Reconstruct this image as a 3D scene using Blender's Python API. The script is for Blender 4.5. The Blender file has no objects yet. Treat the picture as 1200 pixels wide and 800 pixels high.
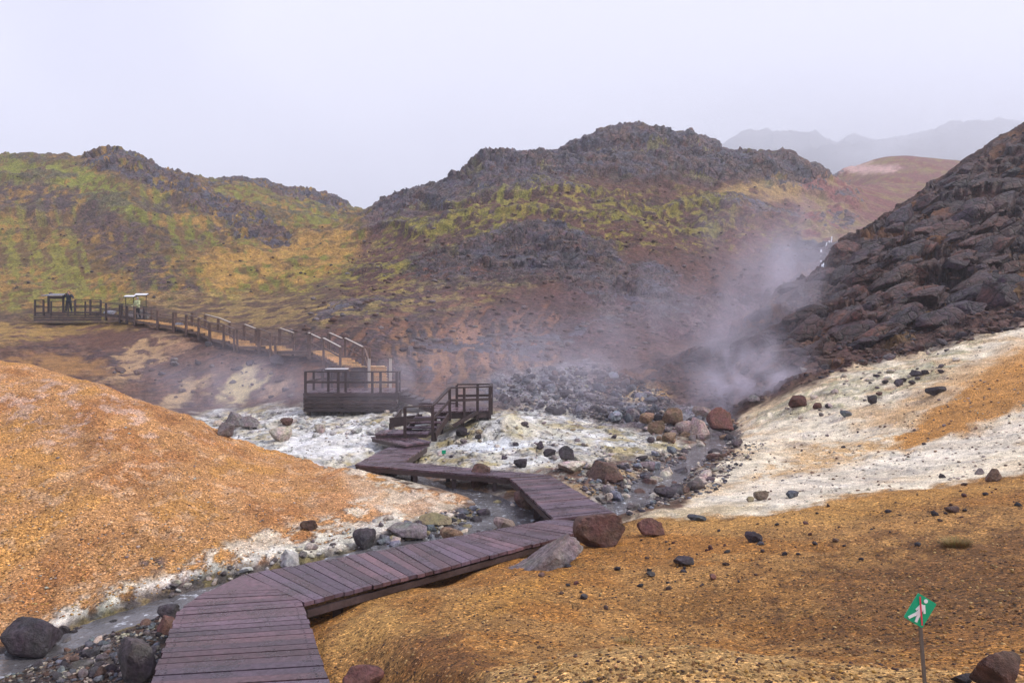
STEAM = True; HAZE = True
import bpy, math, random
import numpy as np
from mathutils import Vector, Matrix
random.seed(7)
RS = np.random.RandomState(11)
S = bpy.context.scene
C = S.collection
F = 800.0                      # focal length in photo pixels; the camera stands at the origin and looks along +Y
HZ = 400.0                     # horizon row


def P(px, py, Y):
    return Vector(((px - 600) / F * Y, Y, (HZ - py) / F * Y))


def PZ(px, py, z):
    Y = z * F / (HZ - py)
    return Vector(((px - 600) / F * Y, Y, z))


# ---------------------------------------------------------------- noise
TAB = RS.rand(8, 256, 256).astype(np.float32)


def vnoise(x, y, k=0):
    x = np.asarray(x, np.float32); y = np.asarray(y, np.float32)
    xi = np.floor(x).astype(np.int32); yi = np.floor(y).astype(np.int32)
    fx = x - xi; fy = y - yi
    fx = fx * fx * fx * (fx * (fx * 6 - 15) + 10); fy = fy * fy * fy * (fy * (fy * 6 - 15) + 10)
    T = TAB[k % 8]
    x0 = xi & 255; x1 = (xi + 1) & 255; y0 = yi & 255; y1 = (yi + 1) & 255
    a = T[x0, y0]; b = T[x1, y0]; c = T[x0, y1]; d = T[x1, y1]
    return (a + (b - a) * fx) * (1 - fy) + (c + (d - c) * fx) * fy


def fbm(x, y, octs=5, k=0, gain=.5, ridged=False):
    s = 0.; a = 1.; t = 0.
    c, sn = math.cos(.6), math.sin(.6)
    for i in range(octs):
        n = vnoise(x + 17.3 * i, y - 9.1 * i, k + i)
        if ridged: n = 1 - np.abs(2 * n - 1)
        s = s + a * n; t += a; a *= gain
        x, y = (c * x - sn * y) * 2.03, (sn * x + c * y) * 2.03
    return s / t                # 0..1, mean near .5


def sstep(a, b, x):
    t = np.clip((x - a) / (b - a), 0, 1)
    return t * t * (3 - 2 * t)


def worley(x, y, seed=0):
    xi = np.floor(x).astype(np.int32); yi = np.floor(y).astype(np.int32)
    F1 = np.full(x.shape, 9., np.float32); F2 = F1.copy(); R = np.zeros_like(F1); R2 = R.copy()
    CX = R.copy(); CY = R.copy()
    for dx in (-1, 0, 1):
        for dy in (-1, 0, 1):
            cx = xi + dx; cy = yi + dy
            jx = TAB[(seed) % 8][cx & 255, cy & 255]; jy = TAB[(seed + 1) % 8][cx & 255, cy & 255]
            r = TAB[(seed + 2) % 8][cx & 255, cy & 255]; r2 = TAB[(seed + 3) % 8][cx & 255, cy & 255]
            ex = cx + jx - x; ey = cy + jy - y
            d = np.sqrt(ex ** 2 + ey ** 2)
            m = d < F1
            F2 = np.where(m, F1, np.minimum(F2, d))
            R = np.where(m, r, R); R2 = np.where(m, r2, R2)
            CX = np.where(m, ex, CX); CY = np.where(m, ey, CY)
            F1 = np.where(m, d, F1)
    return F1, F2, R, R2, CX, CY


# ---------------------------------------------------------------- terrain control points (photo column, photo row, metres away)
CP = []


def line(*pts, n=3):
    for (a, b) in zip(pts[:-1], pts[1:]):
        for i in range(n):
            t = i / n
            CP.append((a[0] + (b[0] - a[0]) * t, a[1] + (b[1] - a[1]) * t, math.exp(math.log(a[2]) * (1 - t) + math.log(b[2]) * t)))
    CP.append(pts[-1])


def pts(*p): CP.extend(p)


# near right slope
line((430, 840, 3.9), (560, 797, 4.0), (700, 762, 4.2), (820, 757, 4.2), (950, 776, 3.9), (1100, 797, 3.5), (1200, 800, 3.4), (1400, 800, 3.2))
pts((620, 785, 4.9), (760, 772, 4.9), (900, 775, 4.8), (1030, 772, 4.4))
pts((450, 800, 5.6), (520, 770, 5.5), (600, 745, 6.1), (700, 742, 6.1), (800, 740, 6.0), (900, 735, 5.8), (1000, 735, 5.2), (1100, 735, 4.9), (1200, 730, 4.6), (1400, 720, 4.2))
pts((400, 740, 6.95), (450, 710, 7.6), (520, 690, 8.2), (600, 690, 7.8), (700, 685, 7.7), (800, 680, 7.5), (900, 680, 7.0), (1000, 670, 6.9), (1200, 650, 6.5), (1400, 640, 5.7))
pts((560, 668, 9.1), (600, 650, 9.6), (640, 645, 9.7), (700, 632, 10.4), (740, 618, 11.2), (800, 640, 9.4), (900, 640, 8.6), (1000, 620, 9.0), (1100, 600, 9.2), (1200, 590, 9.0), (1400, 560, 9.0))
line((720, 606, 12.3), (800, 600, 12.2), (900, 600, 11.4), (1000, 580, 12.0), (1100, 565, 12.0), (1200, 552, 11.8), (1400, 520, 11), n=2)
line((860, 560, 15.8), (900, 553, 16.5), (1000, 535, 17), (1100, 520, 16.5), (1200, 500, 16), (1400, 460, 15), n=2)
line((870, 530, 20), (930, 510, 22), (1000, 490, 22), (1100, 465, 21), (1200, 445, 20), (1400, 400, 19), n=2)
line((890, 490, 27), (930, 462, 27.5), (960, 445, 28), (1020, 432, 28.5), (1100, 412, 29), (1200, 387, 29), (1400, 340, 28), n=2)
# stream and its bed
line((850, 508, 25), (820, 528, 21.3), (780, 553, 17.9), (740, 583, 15.0), (690, 606, 13.4), (620, 610, 13.1), (560, 612, 13), (480, 635, 11.7), (410, 650, 11.1), (330, 670, 10.35), (240, 692, 9.6), (150, 716, 8.9), (60, 748, 8.1), (-100, 800, 7.1), (-300, 870, 6.2), n=3)
pts((150, 740, 8.2), (60, 800, 7.0), (150, 800, 7.0), (230, 760, 7.7), (260, 710, 9.0), (-100, 860, 6.1), (180, 880, 5.8), (300, 880, 5.7), (60, 900, 5.6), (400, 900, 5.2))
pts((450, 686, 9.3), (560, 650, 10.9), (640, 622, 12.3))
for x_, y_ in ((-2.3, 5.5), (-2.5, 6.6), (-3.0, 7.6), (-2.2, 8.6), (-1.0, 9.6), (.2, 10.7), (1.2, 11.6), (.8, 13.6), (.4, 15.6), (-1.2, 16), (-3.3, 17.5), (-3.1, 20), (-3, 22), (-2.3, 23.5), (-1.2, 24)):
    z_ = -3.42
    pts((600 + F * x_ / y_, HZ - F * z_ / y_, y_))
# left mound
line((-300, 335, 18), (-150, 378, 18), (0, 427, 17), (100, 447, 17), (200, 481, 17), (280, 520, 17), (330, 536, 17), (380, 550, 16.8), (420, 553, 16.5), (470, 572, 15.6), (540, 583, 14.9))
pts((0, 600, 10.6), (0, 540, 12.4), (0, 480, 14.5), (100, 600, 11), (100, 540, 12.8), (100, 490, 14.8), (200, 600, 11.6), (200, 540, 13.9), (300, 610, 12.2), (300, 565, 14.4), (400, 600, 13.2), (400, 575, 15),
    (0, 680, 9.3), (100, 680, 9.7), (200, 655, 10.5), (300, 645, 11.2), (400, 632, 11.9), (470, 600, 13.6), (-200, 460, 14), (-200, 560, 11.3), (-200, 700, 8.6), (-400, 600, 9), (-400, 480, 12))
pts((-200, 425, 27), (0, 462, 24), (-100, 450, 24), (100, 492, 22), (200, 516, 21), (300, 535, 19.6), (400, 553, 18), (-300, 400, 27))
# hollow and the white flat
pts((0, 462, 31), (100, 470, 32), (200, 490, 28), (300, 500, 26), (230, 482, 33), (300, 475, 33), (380, 480, 31), (450, 480, 30.5), (380, 510, 23), (400, 530, 20), (470, 500, 25), (540, 515, 22.5), (560, 535, 19.5), (600, 500, 26), (640, 540, 18.6), (680, 520, 22), (600, 480, 30), (700, 495, 28.5), (560, 488, 26), (760, 530, 20.7), (700, 560, 16.6), (760, 505, 26.5), (600, 530, 20.3))
pts((0, 432, 40), (0, 400, 47), (0, 386, 54), (0, 375, 60), (0, 352, 68), (-200, 440, 38), (-200, 400, 48), (-200, 360, 62), (100, 432, 41), (100, 398, 51), (100, 379, 57), (100, 365, 62), (140, 384, 54), (170, 381, 53), (200, 455, 37), (200, 420, 43), (200, 388, 50), (200, 365, 59), (250, 400, 45), (280, 409, 42.5), (320, 415, 40), (300, 465, 34.5), (300, 435, 38), (300, 385, 50), (350, 420, 38.5), (350, 450, 35), (400, 470, 33), (400, 445, 35), (400, 425, 37), (400, 395, 42), (450, 470, 33), (450, 440, 36), (450, 400, 42))
pts((500, 472, 33), (500, 440, 37), (500, 400, 44), (500, 340, 60), (500, 290, 80), (500, 250, 102), (600, 470, 33), (600, 440, 39), (600, 400, 45), (600, 350, 56), (600, 300, 74), (600, 250, 92), (600, 205, 114),
    (700, 478, 33), (700, 440, 40), (690, 410, 46), (690, 380, 51), (700, 330, 62), (700, 280, 80), (700, 230, 105), (700, 190, 130),
    (800, 470, 34), (790, 430, 42), (800, 390, 52), (800, 340, 63), (800, 290, 82), (800, 240, 106), (800, 200, 130), (860, 382, 56), (870, 335, 73), (870, 280, 92), (870, 230, 116), (870, 203, 132),
    (930, 332, 73), (935, 312, 85), (930, 290, 92), (930, 255, 115), (930, 220, 135), (965, 300, 87), (850, 410, 47), (840, 440, 40), (840, 480, 31), (820, 455, 36))
line((420, 243, 190), (455, 241, 122), (475, 237, 122), (500, 229, 122), (540, 207, 123), (580, 184, 125), (605, 178, 127), (640, 184, 133), (668, 180, 140), (680, 166, 146), (705, 152, 150), (745, 145, 150), (790, 154, 150), (830, 166, 148), (862, 181, 146), (885, 174, 144), (905, 180, 142), (925, 177, 140), (945, 190, 142), (975, 212, 148), n=2)
for x in range(430, 1000, 60): pts((x, 268 if x > 600 else 300, 190))
for x in range(430, 1000, 90): pts((x, 330, 300))
# left hill
line((-300, 185, 125), (-100, 190, 125), (0, 189, 125), (60, 191, 128), (100, 192, 130), (116, 184, 128), (142, 182, 128), (170, 192, 130), (200, 206, 133), (235, 219, 136), (250, 214, 150), (266, 211, 158), (300, 213, 163), (350, 223, 170), (385, 233, 175), (408, 243, 182), n=2)
pts((0, 330, 75), (0, 280, 92), (0, 230, 111), (100, 330, 75), (100, 280, 92), (100, 232, 112), (200, 340, 70), (200, 300, 86), (200, 250, 110), (300, 340, 72), (300, 295, 94), (300, 250, 130), (400, 340, 62), (400, 295, 92), (400, 265, 135), (430, 262, 145), (440, 300, 85), (360, 320, 80), (-200, 330, 75), (-200, 270, 95), (-200, 225, 112), (240, 235, 126))
for x in range(-300, 430, 80): pts((x, 290, 230), (x, 330, 330))
# right dark slope
line((1400, 30, 62), (1300, 80, 66), (1200, 144, 70), (1165, 165, 68), (1130, 188, 66), (1080, 226, 62), (1040, 256, 59), (1010, 281, 57), (985, 290, 55), (965, 320, 53), (920, 345, 50), (880, 378, 47), (850, 402, 44), (800, 430, 41), (730, 446, 38), n=2)
pts((1400, 270, 34), (1200, 370, 32), (1200, 320, 40), (1200, 260, 48), (1200, 200, 58), (1100, 400, 32), (1100, 350, 38), (1100, 300, 46), (1100, 250, 55), (1020, 415, 33), (1020, 370, 38), (1020, 320, 46), (960, 425, 33), (960, 385, 38), (960, 350, 45), (900, 460, 31), (900, 420, 36), (900, 390, 42), (850, 440, 36))
pts((1400, 160, 95), (1200, 240, 95), (1130, 270, 90), (1080, 290, 88), (1040, 300, 86), (1000, 318, 78), (1300, 200, 100), (960, 345, 64), (900, 372, 58))
# beyond the valley
pts((1000, 276, 102), (1000, 245, 130), (1000, 217, 180), (1060, 250, 140), (1060, 225, 175), (1150, 235, 160), (1250, 230, 190), (1400, 200, 190))
line((960, 214, 240), (1000, 197, 245), (1030, 188, 255), (1060, 184, 260), (1100, 188, 265), (1150, 190, 265), (1220, 195, 270), (1400, 190, 280), n=2)
for x in range(960, 1400, 80): pts((x, 214, 330), (x, 222, 450), (x, 230, 1100))
line((780, 225, 1900), (830, 185, 1900), (860, 168, 1900), (895, 160, 1900), (930, 173, 1900), (975, 184, 1900), (1020, 174, 1900), (1060, 168, 1900), (1105, 162, 1900), (1160, 160, 1900), (1250, 155, 1900), (1400, 155, 1900), n=2)
for x in range(-200, 780, 120): pts((x, 350, 800))
for x in range(-300, 1500, 200): pts((x, 300, 2400))


def Amap(x, Y): return x / (Y + 4.0)


# control in world space
cp = np.array(CP, np.float64)
cx = (cp[:, 0] - 600) / F * cp[:, 2]; cz = (HZ - cp[:, 1]) / F * cp[:, 2]
extra = []
for x_ in (-6, -3, 0, 3, 6):
    for y_ in (-2.5, 0, 2): extra.append((x_, y_, -1.75 + (.06 * x_ if x_ > 0 else .22 * x_)))
for x_, y_, z_ in extra:
    cx = np.append(cx, x_); cz = np.append(cz, z_); cp = np.vstack([cp, [0, 0, y_]])
cY = cp[:, 2]
ca = Amap(cx, cY) * 2.2; cs = np.log(cY + 4.0)
cv = cz / (cY + 4.0)
c0 = .03


def phi(d2): return np.sqrt(d2 + c0 * c0)


D2 = (ca[:, None] - ca[None]) ** 2 + (cs[:, None] - cs[None]) ** 2
n = len(ca)
A = np.zeros((n + 1, n + 1)); A[:n, :n] = phi(D2) - np.eye(n) * .012; A[n, :n] = 1; A[:n, n] = 1
w = np.linalg.solve(A, np.append(cv, 0))
print('control points', n)
NC, NR = 860, 1150
agrid = np.linspace(-1.0, 1.0, NC)
sgrid = np.concatenate([np.linspace(math.log(1.5), 1.95, 40, endpoint=False), np.linspace(1.95, math.log(190), 960, endpoint=False), np.linspace(math.log(190), math.log(2450), 150)])
ac = np.linspace(-1.0, 1.0, 260); sc = np.linspace(sgrid[0], sgrid[-1], 420)
AC, SC = np.meshgrid(ac, sc)
coarse = np.full(AC.size, w[n])
af = AC.ravel() * 2.2; sf = SC.ravel()
for i in range(0, n, 60):
    coarse += (phi((af[:, None] - ca[None, i:i + 60]) ** 2 + (sf[:, None] - cs[None, i:i + 60]) ** 2) @ w[:n][i:i + 60])
coarse = coarse.reshape(AC.shape)


def bil(G, gx, gy, x, y):
    ix = np.clip(np.searchsorted(gx, x) - 1, 0, len(gx) - 2); iy = np.clip(np.searchsorted(gy, y) - 1, 0, len(gy) - 2)
    fx = np.clip((x - gx[ix]) / (gx[ix + 1] - gx[ix]), 0, 1); fy = np.clip((y - gy[iy]) / (gy[iy + 1] - gy[iy]), 0, 1)
    return (G[iy, ix] * (1 - fx) + G[iy, ix + 1] * fx) * (1 - fy) + (G[iy + 1, ix] * (1 - fx) + G[iy + 1, ix + 1] * fx) * fy


AG, SG = np.meshgrid(agrid, sgrid)
YG = np.exp(SG) - 4.0
XG = AG * (YG + 4.0)
ZB = bil(coarse, ac, sc, AG.ravel(), SG.ravel()).reshape(AG.shape) * (YG + 4.0)
# photo coordinates of every ground vertex, used only to read off where each kind of ground lies
Ysafe = np.maximum(YG, 1.0)
PX = 600 + F * XG / Ysafe; PY = HZ - F * ZB / Ysafe
X = XG.astype(np.float32); Y = YG.astype(np.float32)
NB1 = fbm(X * .9 + 3, Y * .9, 5, 1); NB2 = fbm(X * .9 - 31, Y * .9 + 55, 5, 4)
LS = (Y + 4) / 12
NL1 = fbm(AG * 60, SG * 40, 5, 2)      # boundary wobble about the same size at every distance
NL2 = fbm(AG * 60 + 50, SG * 40 + 9, 5, 5)


def mask(poly, y0=0, y1=3000, feather=6, wob=14):
    qx = PX + (NL1 - .5) * 2 * wob; qy = PY + (NL2 - .5) * 2 * wob * .6
    xs = [p[0] for p in poly]; ys = [p[1] for p in poly]
    sel = (qx > min(xs) - feather) & (qx < max(xs) + feather) & (qy > min(ys) - feather) & (qy < max(ys) + feather) & (YG >= y0) & (YG <= y1)
    x = qx[sel]; y = qy[sel]
    ins = np.zeros(x.shape, bool); dm = np.full(x.shape, 1e9)
    m = len(poly)
    for i in range(m):
        x1, y1_ = poly[i]; x2, y2_ = poly[(i + 1) % m]
        cond = ((y1_ > y) != (y2_ > y))
        with np.errstate(divide='ignore', invalid='ignore'):
            xin = (x2 - x1) * (y - y1_) / ((y2_ - y1_) if y2_ != y1_ else 1e-9) + x1
        ins ^= cond & (x < xin)
        L = (x2 - x1) ** 2 + (y2_ - y1_) ** 2 + 1e-9
        t = np.clip(((x - x1) * (x2 - x1) + (y - y1_) * (y2_ - y1_)) / L, 0, 1)
        dm = np.minimum(dm, (x - x1 - t * (x2 - x1)) ** 2 + (y - y1_ - t * (y2_ - y1_)) ** 2)
    d = np.sqrt(dm) * np.where(ins, 1, -1)
    out = np.zeros(PX.shape, np.float32)
    out[sel] = sstep(-feather, feather, d)
    return out
# ---------------------------------------------------------------- ground relief
M_left = mask([(-900, 100), (0, 175), (130, 165), (250, 200), (410, 232), (450, 238), (445, 290), (350, 345), (200, 358), (0, 366), (-900, 400)], 50, 260, 8)
M_ctr = mask([(400, 345), (440, 235), (600, 165), (745, 135), (900, 165), (1000, 200), (1010, 250), (960, 330), (860, 400), (800, 430), (720, 440), (560, 470), (470, 460), (340, 400)], 36, 260, 10)
M_top = mask([(440, 262), (440, 235), (500, 220), (600, 165), (670, 175), (745, 130), (900, 165), (985, 205), (965, 222), (880, 212), (800, 205), (720, 205), (640, 215), (560, 222), (480, 250)], 90, 260, 8, 16)
M_crag = np.maximum(mask([(600, 270), (640, 262), (720, 285), (735, 330), (690, 345), (620, 320), (520, 300)], 50, 120, 8, 14), mask([(690, 330), (760, 300), (800, 320), (770, 380), (700, 375)], 45, 100, 8, 14))
M_crag2 = mask([(480, 290), (600, 280), (620, 330), (480, 335)], 50, 120, 10, 18)
M_lrock = np.maximum(mask([(95, 195), (115, 172), (150, 172), (240, 218), (330, 270), (345, 290), (300, 285), (220, 245), (150, 205)], 60, 200, 5, 12), mask([(240, 218), (270, 206), (300, 210), (360, 218), (412, 240), (400, 250), (340, 232), (280, 220)], 100, 260, 4, 8))
M_dark = mask([(1500, -60), (1200, 130), (1080, 215), (985, 280), (850, 395), (720, 440), (700, 452), (800, 460), (860, 480), (900, 485), (930, 465), (980, 440), (1100, 410), (1210, 380), (1500, 330)], 29.5, 84, 5, 8)
M_blocks = M_dark * np.maximum(mask([(1200, 165), (1120, 200), (1040, 262), (985, 285), (900, 350), (900, 390), (980, 400), (1050, 405), (1120, 350), (1200, 300)], 29, 84, 14, 24), mask([(850, 395), (930, 340), (960, 390), (930, 410), (850, 420), (780, 440)], 29, 84, 8, 16))
M_valley = mask([(760, 400), (900, 300), (1000, 290), (960, 340), (880, 380), (830, 425), (760, 440)], 50, 100, 12, 14)
M_fall = mask([(905, 290), (945, 278), (1000, 285), (1000, 312), (965, 325), (915, 318)], 70, 100, 6, 8)
M_rubble = mask([(560, 450), (620, 432), (700, 425), (760, 450), (800, 470), (850, 480), (850, 510), (760, 505), (680, 490), (600, 478)], 24, 44, 10, 16)
M_flat = mask([(200, 492), (260, 480), (350, 474), (470, 470), (520, 482), (570, 484), (640, 478), (740, 505), (820, 520), (800, 540), (740, 560), (640, 555), (560, 548), (440, 546), (380, 552), (330, 542), (250, 520)], 16.2, 34, 5, 12)
M_mound = mask([(-900, 150), (0, 410), (200, 470), (370, 540), (430, 546), (480, 575), (548, 580), (545, 590), (480, 610), (410, 640), (330, 655), (240, 672), (150, 700), (50, 735), (-100, 780), (-900, 1000)], 3, 18.2, 3, 5)
M_near = mask([(380, 900), (352, 706), (517, 668), (600, 640), (720, 612), (800, 610), (900, 605), (1000, 582), (1100, 570), (1200, 552), (1600, 480), (1600, 900)], 0, 14, 6, 12)
M_near = np.maximum(M_near, ((YG < 3.4) & (PX > 380)) * 1.0)
M_near = np.maximum(M_near, ((PX > 1560) & (YG < 11.5)) * 1.0)
M_near[(YG <= 1.2)] = 1.0
M_rw = mask([(730, 606), (800, 598), (815, 578), (868, 520), (862, 492), (930, 460), (980, 438), (1100, 408), (1200, 383), (1500, 330), (1600, 480), (1200, 554), (1000, 586), (900, 607), (800, 612)], 11, 30.5, 5, 8)
M_orange = mask([(1040, 530), (1060, 505), (1130, 450), (1200, 405), (1500, 300), (1500, 430), (1200, 478), (1100, 515)], 14, 27, 6, 12)
M_lip = mask([(430, 860), (540, 797), (660, 763), (820, 752), (950, 772), (1100, 788), (1250, 792), (1500, 800), (1500, 1000), (430, 1000)], 0, 4.9, 3, 5)

M_rw = np.maximum(M_rw, ((PX > 1560) & (YG >= 11.5) & (YG < 27)) * 1.0)
slope_dist = np.clip(Y / 60, .2, 3)
Z = ZB.astype(np.float32).copy()
da = agrid[1] - agrid[0]
Za = np.gradient(ZB, axis=1) / da; Zs_ = np.gradient(ZB, axis=0) / np.gradient(sgrid)[:, None]
GX = Za / (YG + 4); GY = Zs_ / (YG + 4) - AG * GX
gn = np.sqrt(1 + GX ** 2 + GY ** 2)
NX = (-GX / gn).astype(np.float32); NY = (-GY / gn).astype(np.float32); NZ_ = (1 / gn).astype(np.float32)
DX = np.zeros_like(Z); DY = np.zeros_like(Z)


def push(sel, d):
    DX[sel] += NX[sel] * d; DY[sel] += NY[sel] * d; Z[sel] += NZ_[sel] * d


# broad undulation
Z += (fbm(X * .5, Y * .5, 4, 3) - .5) * .10 * np.clip(Y / 10, .3, 3) * (1 - M_flat * .6)
# near gravel relief
near = np.clip(1.5 - Y / 25, 0, 1)
Z += near * ((fbm(X * 3, Y * 3, 4, 6) - .5) * .05 + (fbm(X * 14, Y * 14, 3, 2) - .5) * .022)
Z += M_mound * ((fbm(X * .55 + Y * .3, Y * .22, 5, 5, .55, True) - .5) * .22 + (fbm(X * 2.2, Y * 1.2, 4, 1, .6) - .5) * .07)
Z += M_near * np.clip((Y - 4) / 4, 0, 1) * ((fbm(X * .8 - Y * .4, Y * .5, 5, 2, .55) - .5) * .16)
# the flat: crusts and small channels
Z += np.where(Y > 800, (fbm(X * .006, Y * .006, 6, 3, .5, True) - .6) * 90, 0)
Z += M_flat * ((fbm(X * 1.6, Y * 1.6, 5, 1, .6) - .5) * .28)
Z += M_rubble * (fbm(X * 1.2, Y * 1.2, 5, 2, .6, True) - .5) * .8
# hills
hill = np.clip(M_left + M_ctr, 0, 1)
rg = fbm(X * .09, Y * .09, 6, 3, .55, True)
Z += hill * (rg - .5) * 3.0 * np.clip((Y - 45) / 60, .12, 1)
Z += hill * (fbm(X * .9, Y * .9, 5, 5, .6) - .5) * 1.1 * np.clip((Y - 35) / 60, .2, 1)
cr = np.clip(M_top + M_crag + .7 * M_crag2 + M_lrock, 0, 1)
sel = cr > .01
wx, wy = X[sel] * .15 + Y[sel] * .05 + (NB1[sel] - .5) * 1.2, Y[sel] * .22 + (NB2[sel] - .5) * 1.2
F1, F2, R, R2, ex, ey = worley(wx, wy, 0)
f1, f2, r, r2, e2, e3 = worley(wx * 2.9, wy * 2.9, 2)
dz = (R - .35) * 1.9 + ex * (R2 - .5) * 1.8 + ey * (R - .5) * 1.6 - sstep(.12, 0, F2 - F1) * .6 + (r - .5) * .7 + e2 * (r2 - .5) * .8 - sstep(.12, 0, f2 - f1) * .3 + (fbm(wx * 6, wy * 6, 3, 3, .5) - .5) * .6
amp = np.clip(Y[sel] / 110, .4, 1.1)
push(sel, cr[sel] * dz * amp * .62)
# ledges of harder rock running along the hillsides
M_low = mask([(330, 395), (520, 345), (640, 345), (760, 380), (800, 425), (700, 450), (560, 480), (330, 480)], 30, 62, 14, 20)
STR = fbm(X * .045, ZB.astype(np.float32) * .34 + fbm(X * .06, Y * .06, 3, 2) * 2.0, 5, 6, .5)
selh = (M_ctr + .6 * M_left) > .02
push(selh, (np.clip(M_ctr + .5 * M_left, 0, 1)[selh]) * (sstep(.44, .58, STR[selh]) - .5) * .9 * (1 - .8 * M_low[selh]) * np.clip((Y[selh] - 35) / 60, .1, 1.2))
# dark slope with big blocks
sel = M_dark > .01
bx = X[sel] * .36 + (NB1[sel] - .5) * 1.5; by = Y[sel] * .34 + (NB2[sel] - .5) * 1.5
F1, F2, R, R2, ex, ey = worley(bx + .5 * by, by, 1)
f1, f2, r, r2, e2, e3 = worley((bx + .5 * by) * 2.6, by * 2.6, 4)
mb = M_blocks[sel]
dz = mb * ((R - .4) * 1.9 + ex * (R2 - .5) * 2.2 + ey * (R - .5) * 2.0 - sstep(.1, 0, F2 - F1) * .9 + .3 * sstep(0, .4, F2 - F1) + (fbm(bx * 4, by * 4, 4, 3, .6) - .5) * .5
           + (r - .5) * .35 - sstep(.1, 0, f2 - f1) * .2)
dz += (1 - mb) * ((fbm(X[sel] * .7, Y[sel] * .7, 6, 2, .6, True) - .5) * 1.0 + (r - .5) * .35)
push(sel, M_dark[sel] * dz * .6)
# ledges at the falls and valley
Z += M_valley * (fbm(X * .5, Y * .5, 5, 7, .6, True) - .5) * 1.6
Z += .8 * np.exp(-((X + .5) ** 2 / 2.2 + (Y - 23.9) ** 2 / 1.6))
# white / pale right slope
Z += M_rw * ((fbm(X * .8, Y * .8, 5, 3, .6) - .5) * .30 * np.clip((Y - 11) / 8, .2, 1.3))
# streams cut into the ground
SX = np.array([p.x for p in [P(-300, 860, 6.2), P(-100, 800, 7.05), P(60, 748, 8.1), P(150, 716, 8.9), P(240, 690, 9.65), P(330, 668, 10.4), P(410, 648, 11.2), P(480, 632, 11.9), P(560, 610, 13.1), P(600, 600, 14.), P(560, 580, 15.5), P(470, 556, 17.5), P(400, 553, 18.1)]])
SY = np.array([6.2, 7.05, 8.1, 8.9, 9.65, 10.4, 11.2, 11.9, 13.1, 14., 15.5, 17.5, 18.1])
S2 = [P(640, 606, 13.6), P(700, 602, 13.8), P(740, 583, 15.0), P(780, 553, 17.9), P(820, 528, 21.3), P(850, 508, 25), P(845, 470, 33), P(850, 415, 46), P(880, 370, 58), P(930, 322, 76)]


def carve(xs, ys, width, depth):
    global Z
    best = np.full(X.shape, 1e9, np.float32)
    reg = (Y > min(ys) - 2) & (Y < max(ys) + 2)
    xx = X[reg]; yy = Y[reg]; b = best[reg]
    for i in range(len(xs) - 1):
        dx, dy = xs[i + 1] - xs[i], ys[i + 1] - ys[i]
        t = np.clip(((xx - xs[i]) * dx + (yy - ys[i]) * dy) / (dx * dx + dy * dy), 0, 1)
        b = np.minimum(b, (xx - xs[i] - t * dx) ** 2 + (yy - ys[i] - t * dy) ** 2)
    best[reg] = b
    Z -= depth * np.exp(-best / (width * width))
    return np.sqrt(best)


DS1 = carve(SX, SY, .42, .16)
DS2 = carve([p.x for p in S2], [p.y for p in S2], .7, .22)

# keep the ground under the decks (filled in by part 3 with footprints)
DECKS = []     # (polygon xy list, z)


def under(poly, z, gap=.22, soft=.7):
    """press the ground below a deck footprint"""
    global Z
    cxm = sum(p[0] for p in poly) / len(poly); cym = sum(p[1] for p in poly) / len(poly)
    rad = max(math.hypot(p[0] - cxm, p[1] - cym) for p in poly) + soft
    sel = (np.abs(X - cxm) < rad) & (np.abs(Y - cym) < rad)
    if not sel.any(): return
    x = X[sel]; y = Y[sel]
    ins = np.zeros(x.shape, bool); dm = np.full(x.shape, 1e9)
    m = len(poly)
    for i in range(m):
        x1, y1 = poly[i][:2]; x2, y2 = poly[(i + 1) % m][:2]
        cond = ((y1 > y) != (y2 > y))
        xin = (x2 - x1) * (y - y1) / ((y2 - y1) if abs(y2 - y1) > 1e-9 else 1e-9) + x1
        ins ^= cond & (x < xin)
        L = (x2 - x1) ** 2 + (y2 - y1) ** 2 + 1e-9
        t = np.clip(((x - x1) * (x2 - x1) + (y - y1) * (y2 - y1)) / L, 0, 1)
        dm = np.minimum(dm, (x - x1 - t * (x2 - x1)) ** 2 + (y - y1 - t * (y2 - y1)) ** 2)
    d = np.where(ins, 0, np.sqrt(dm))
    k = 1 - sstep(0.02, soft, d)
    zz = Z[sel]
    Z[sel] = np.where(zz > z - gap, zz * (1 - k) + (z - gap) * k, zz)
# ---------------------------------------------------------------- object helpers
def tag(o, label=None, cat=None, group=None, kind=None):
    if label: o['label'] = label
    if cat: o['category'] = cat
    if group: o['group'] = group
    if kind: o['kind'] = kind
    return o


def empty(name, loc, label=None, cat=None, group=None, rz=0):
    o = bpy.data.objects.new(name, None); C.objects.link(o); o.location = loc; o.rotation_euler = (0, 0, rz)
    o.empty_display_size = .3
    return tag(o, label, cat, group)


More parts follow.
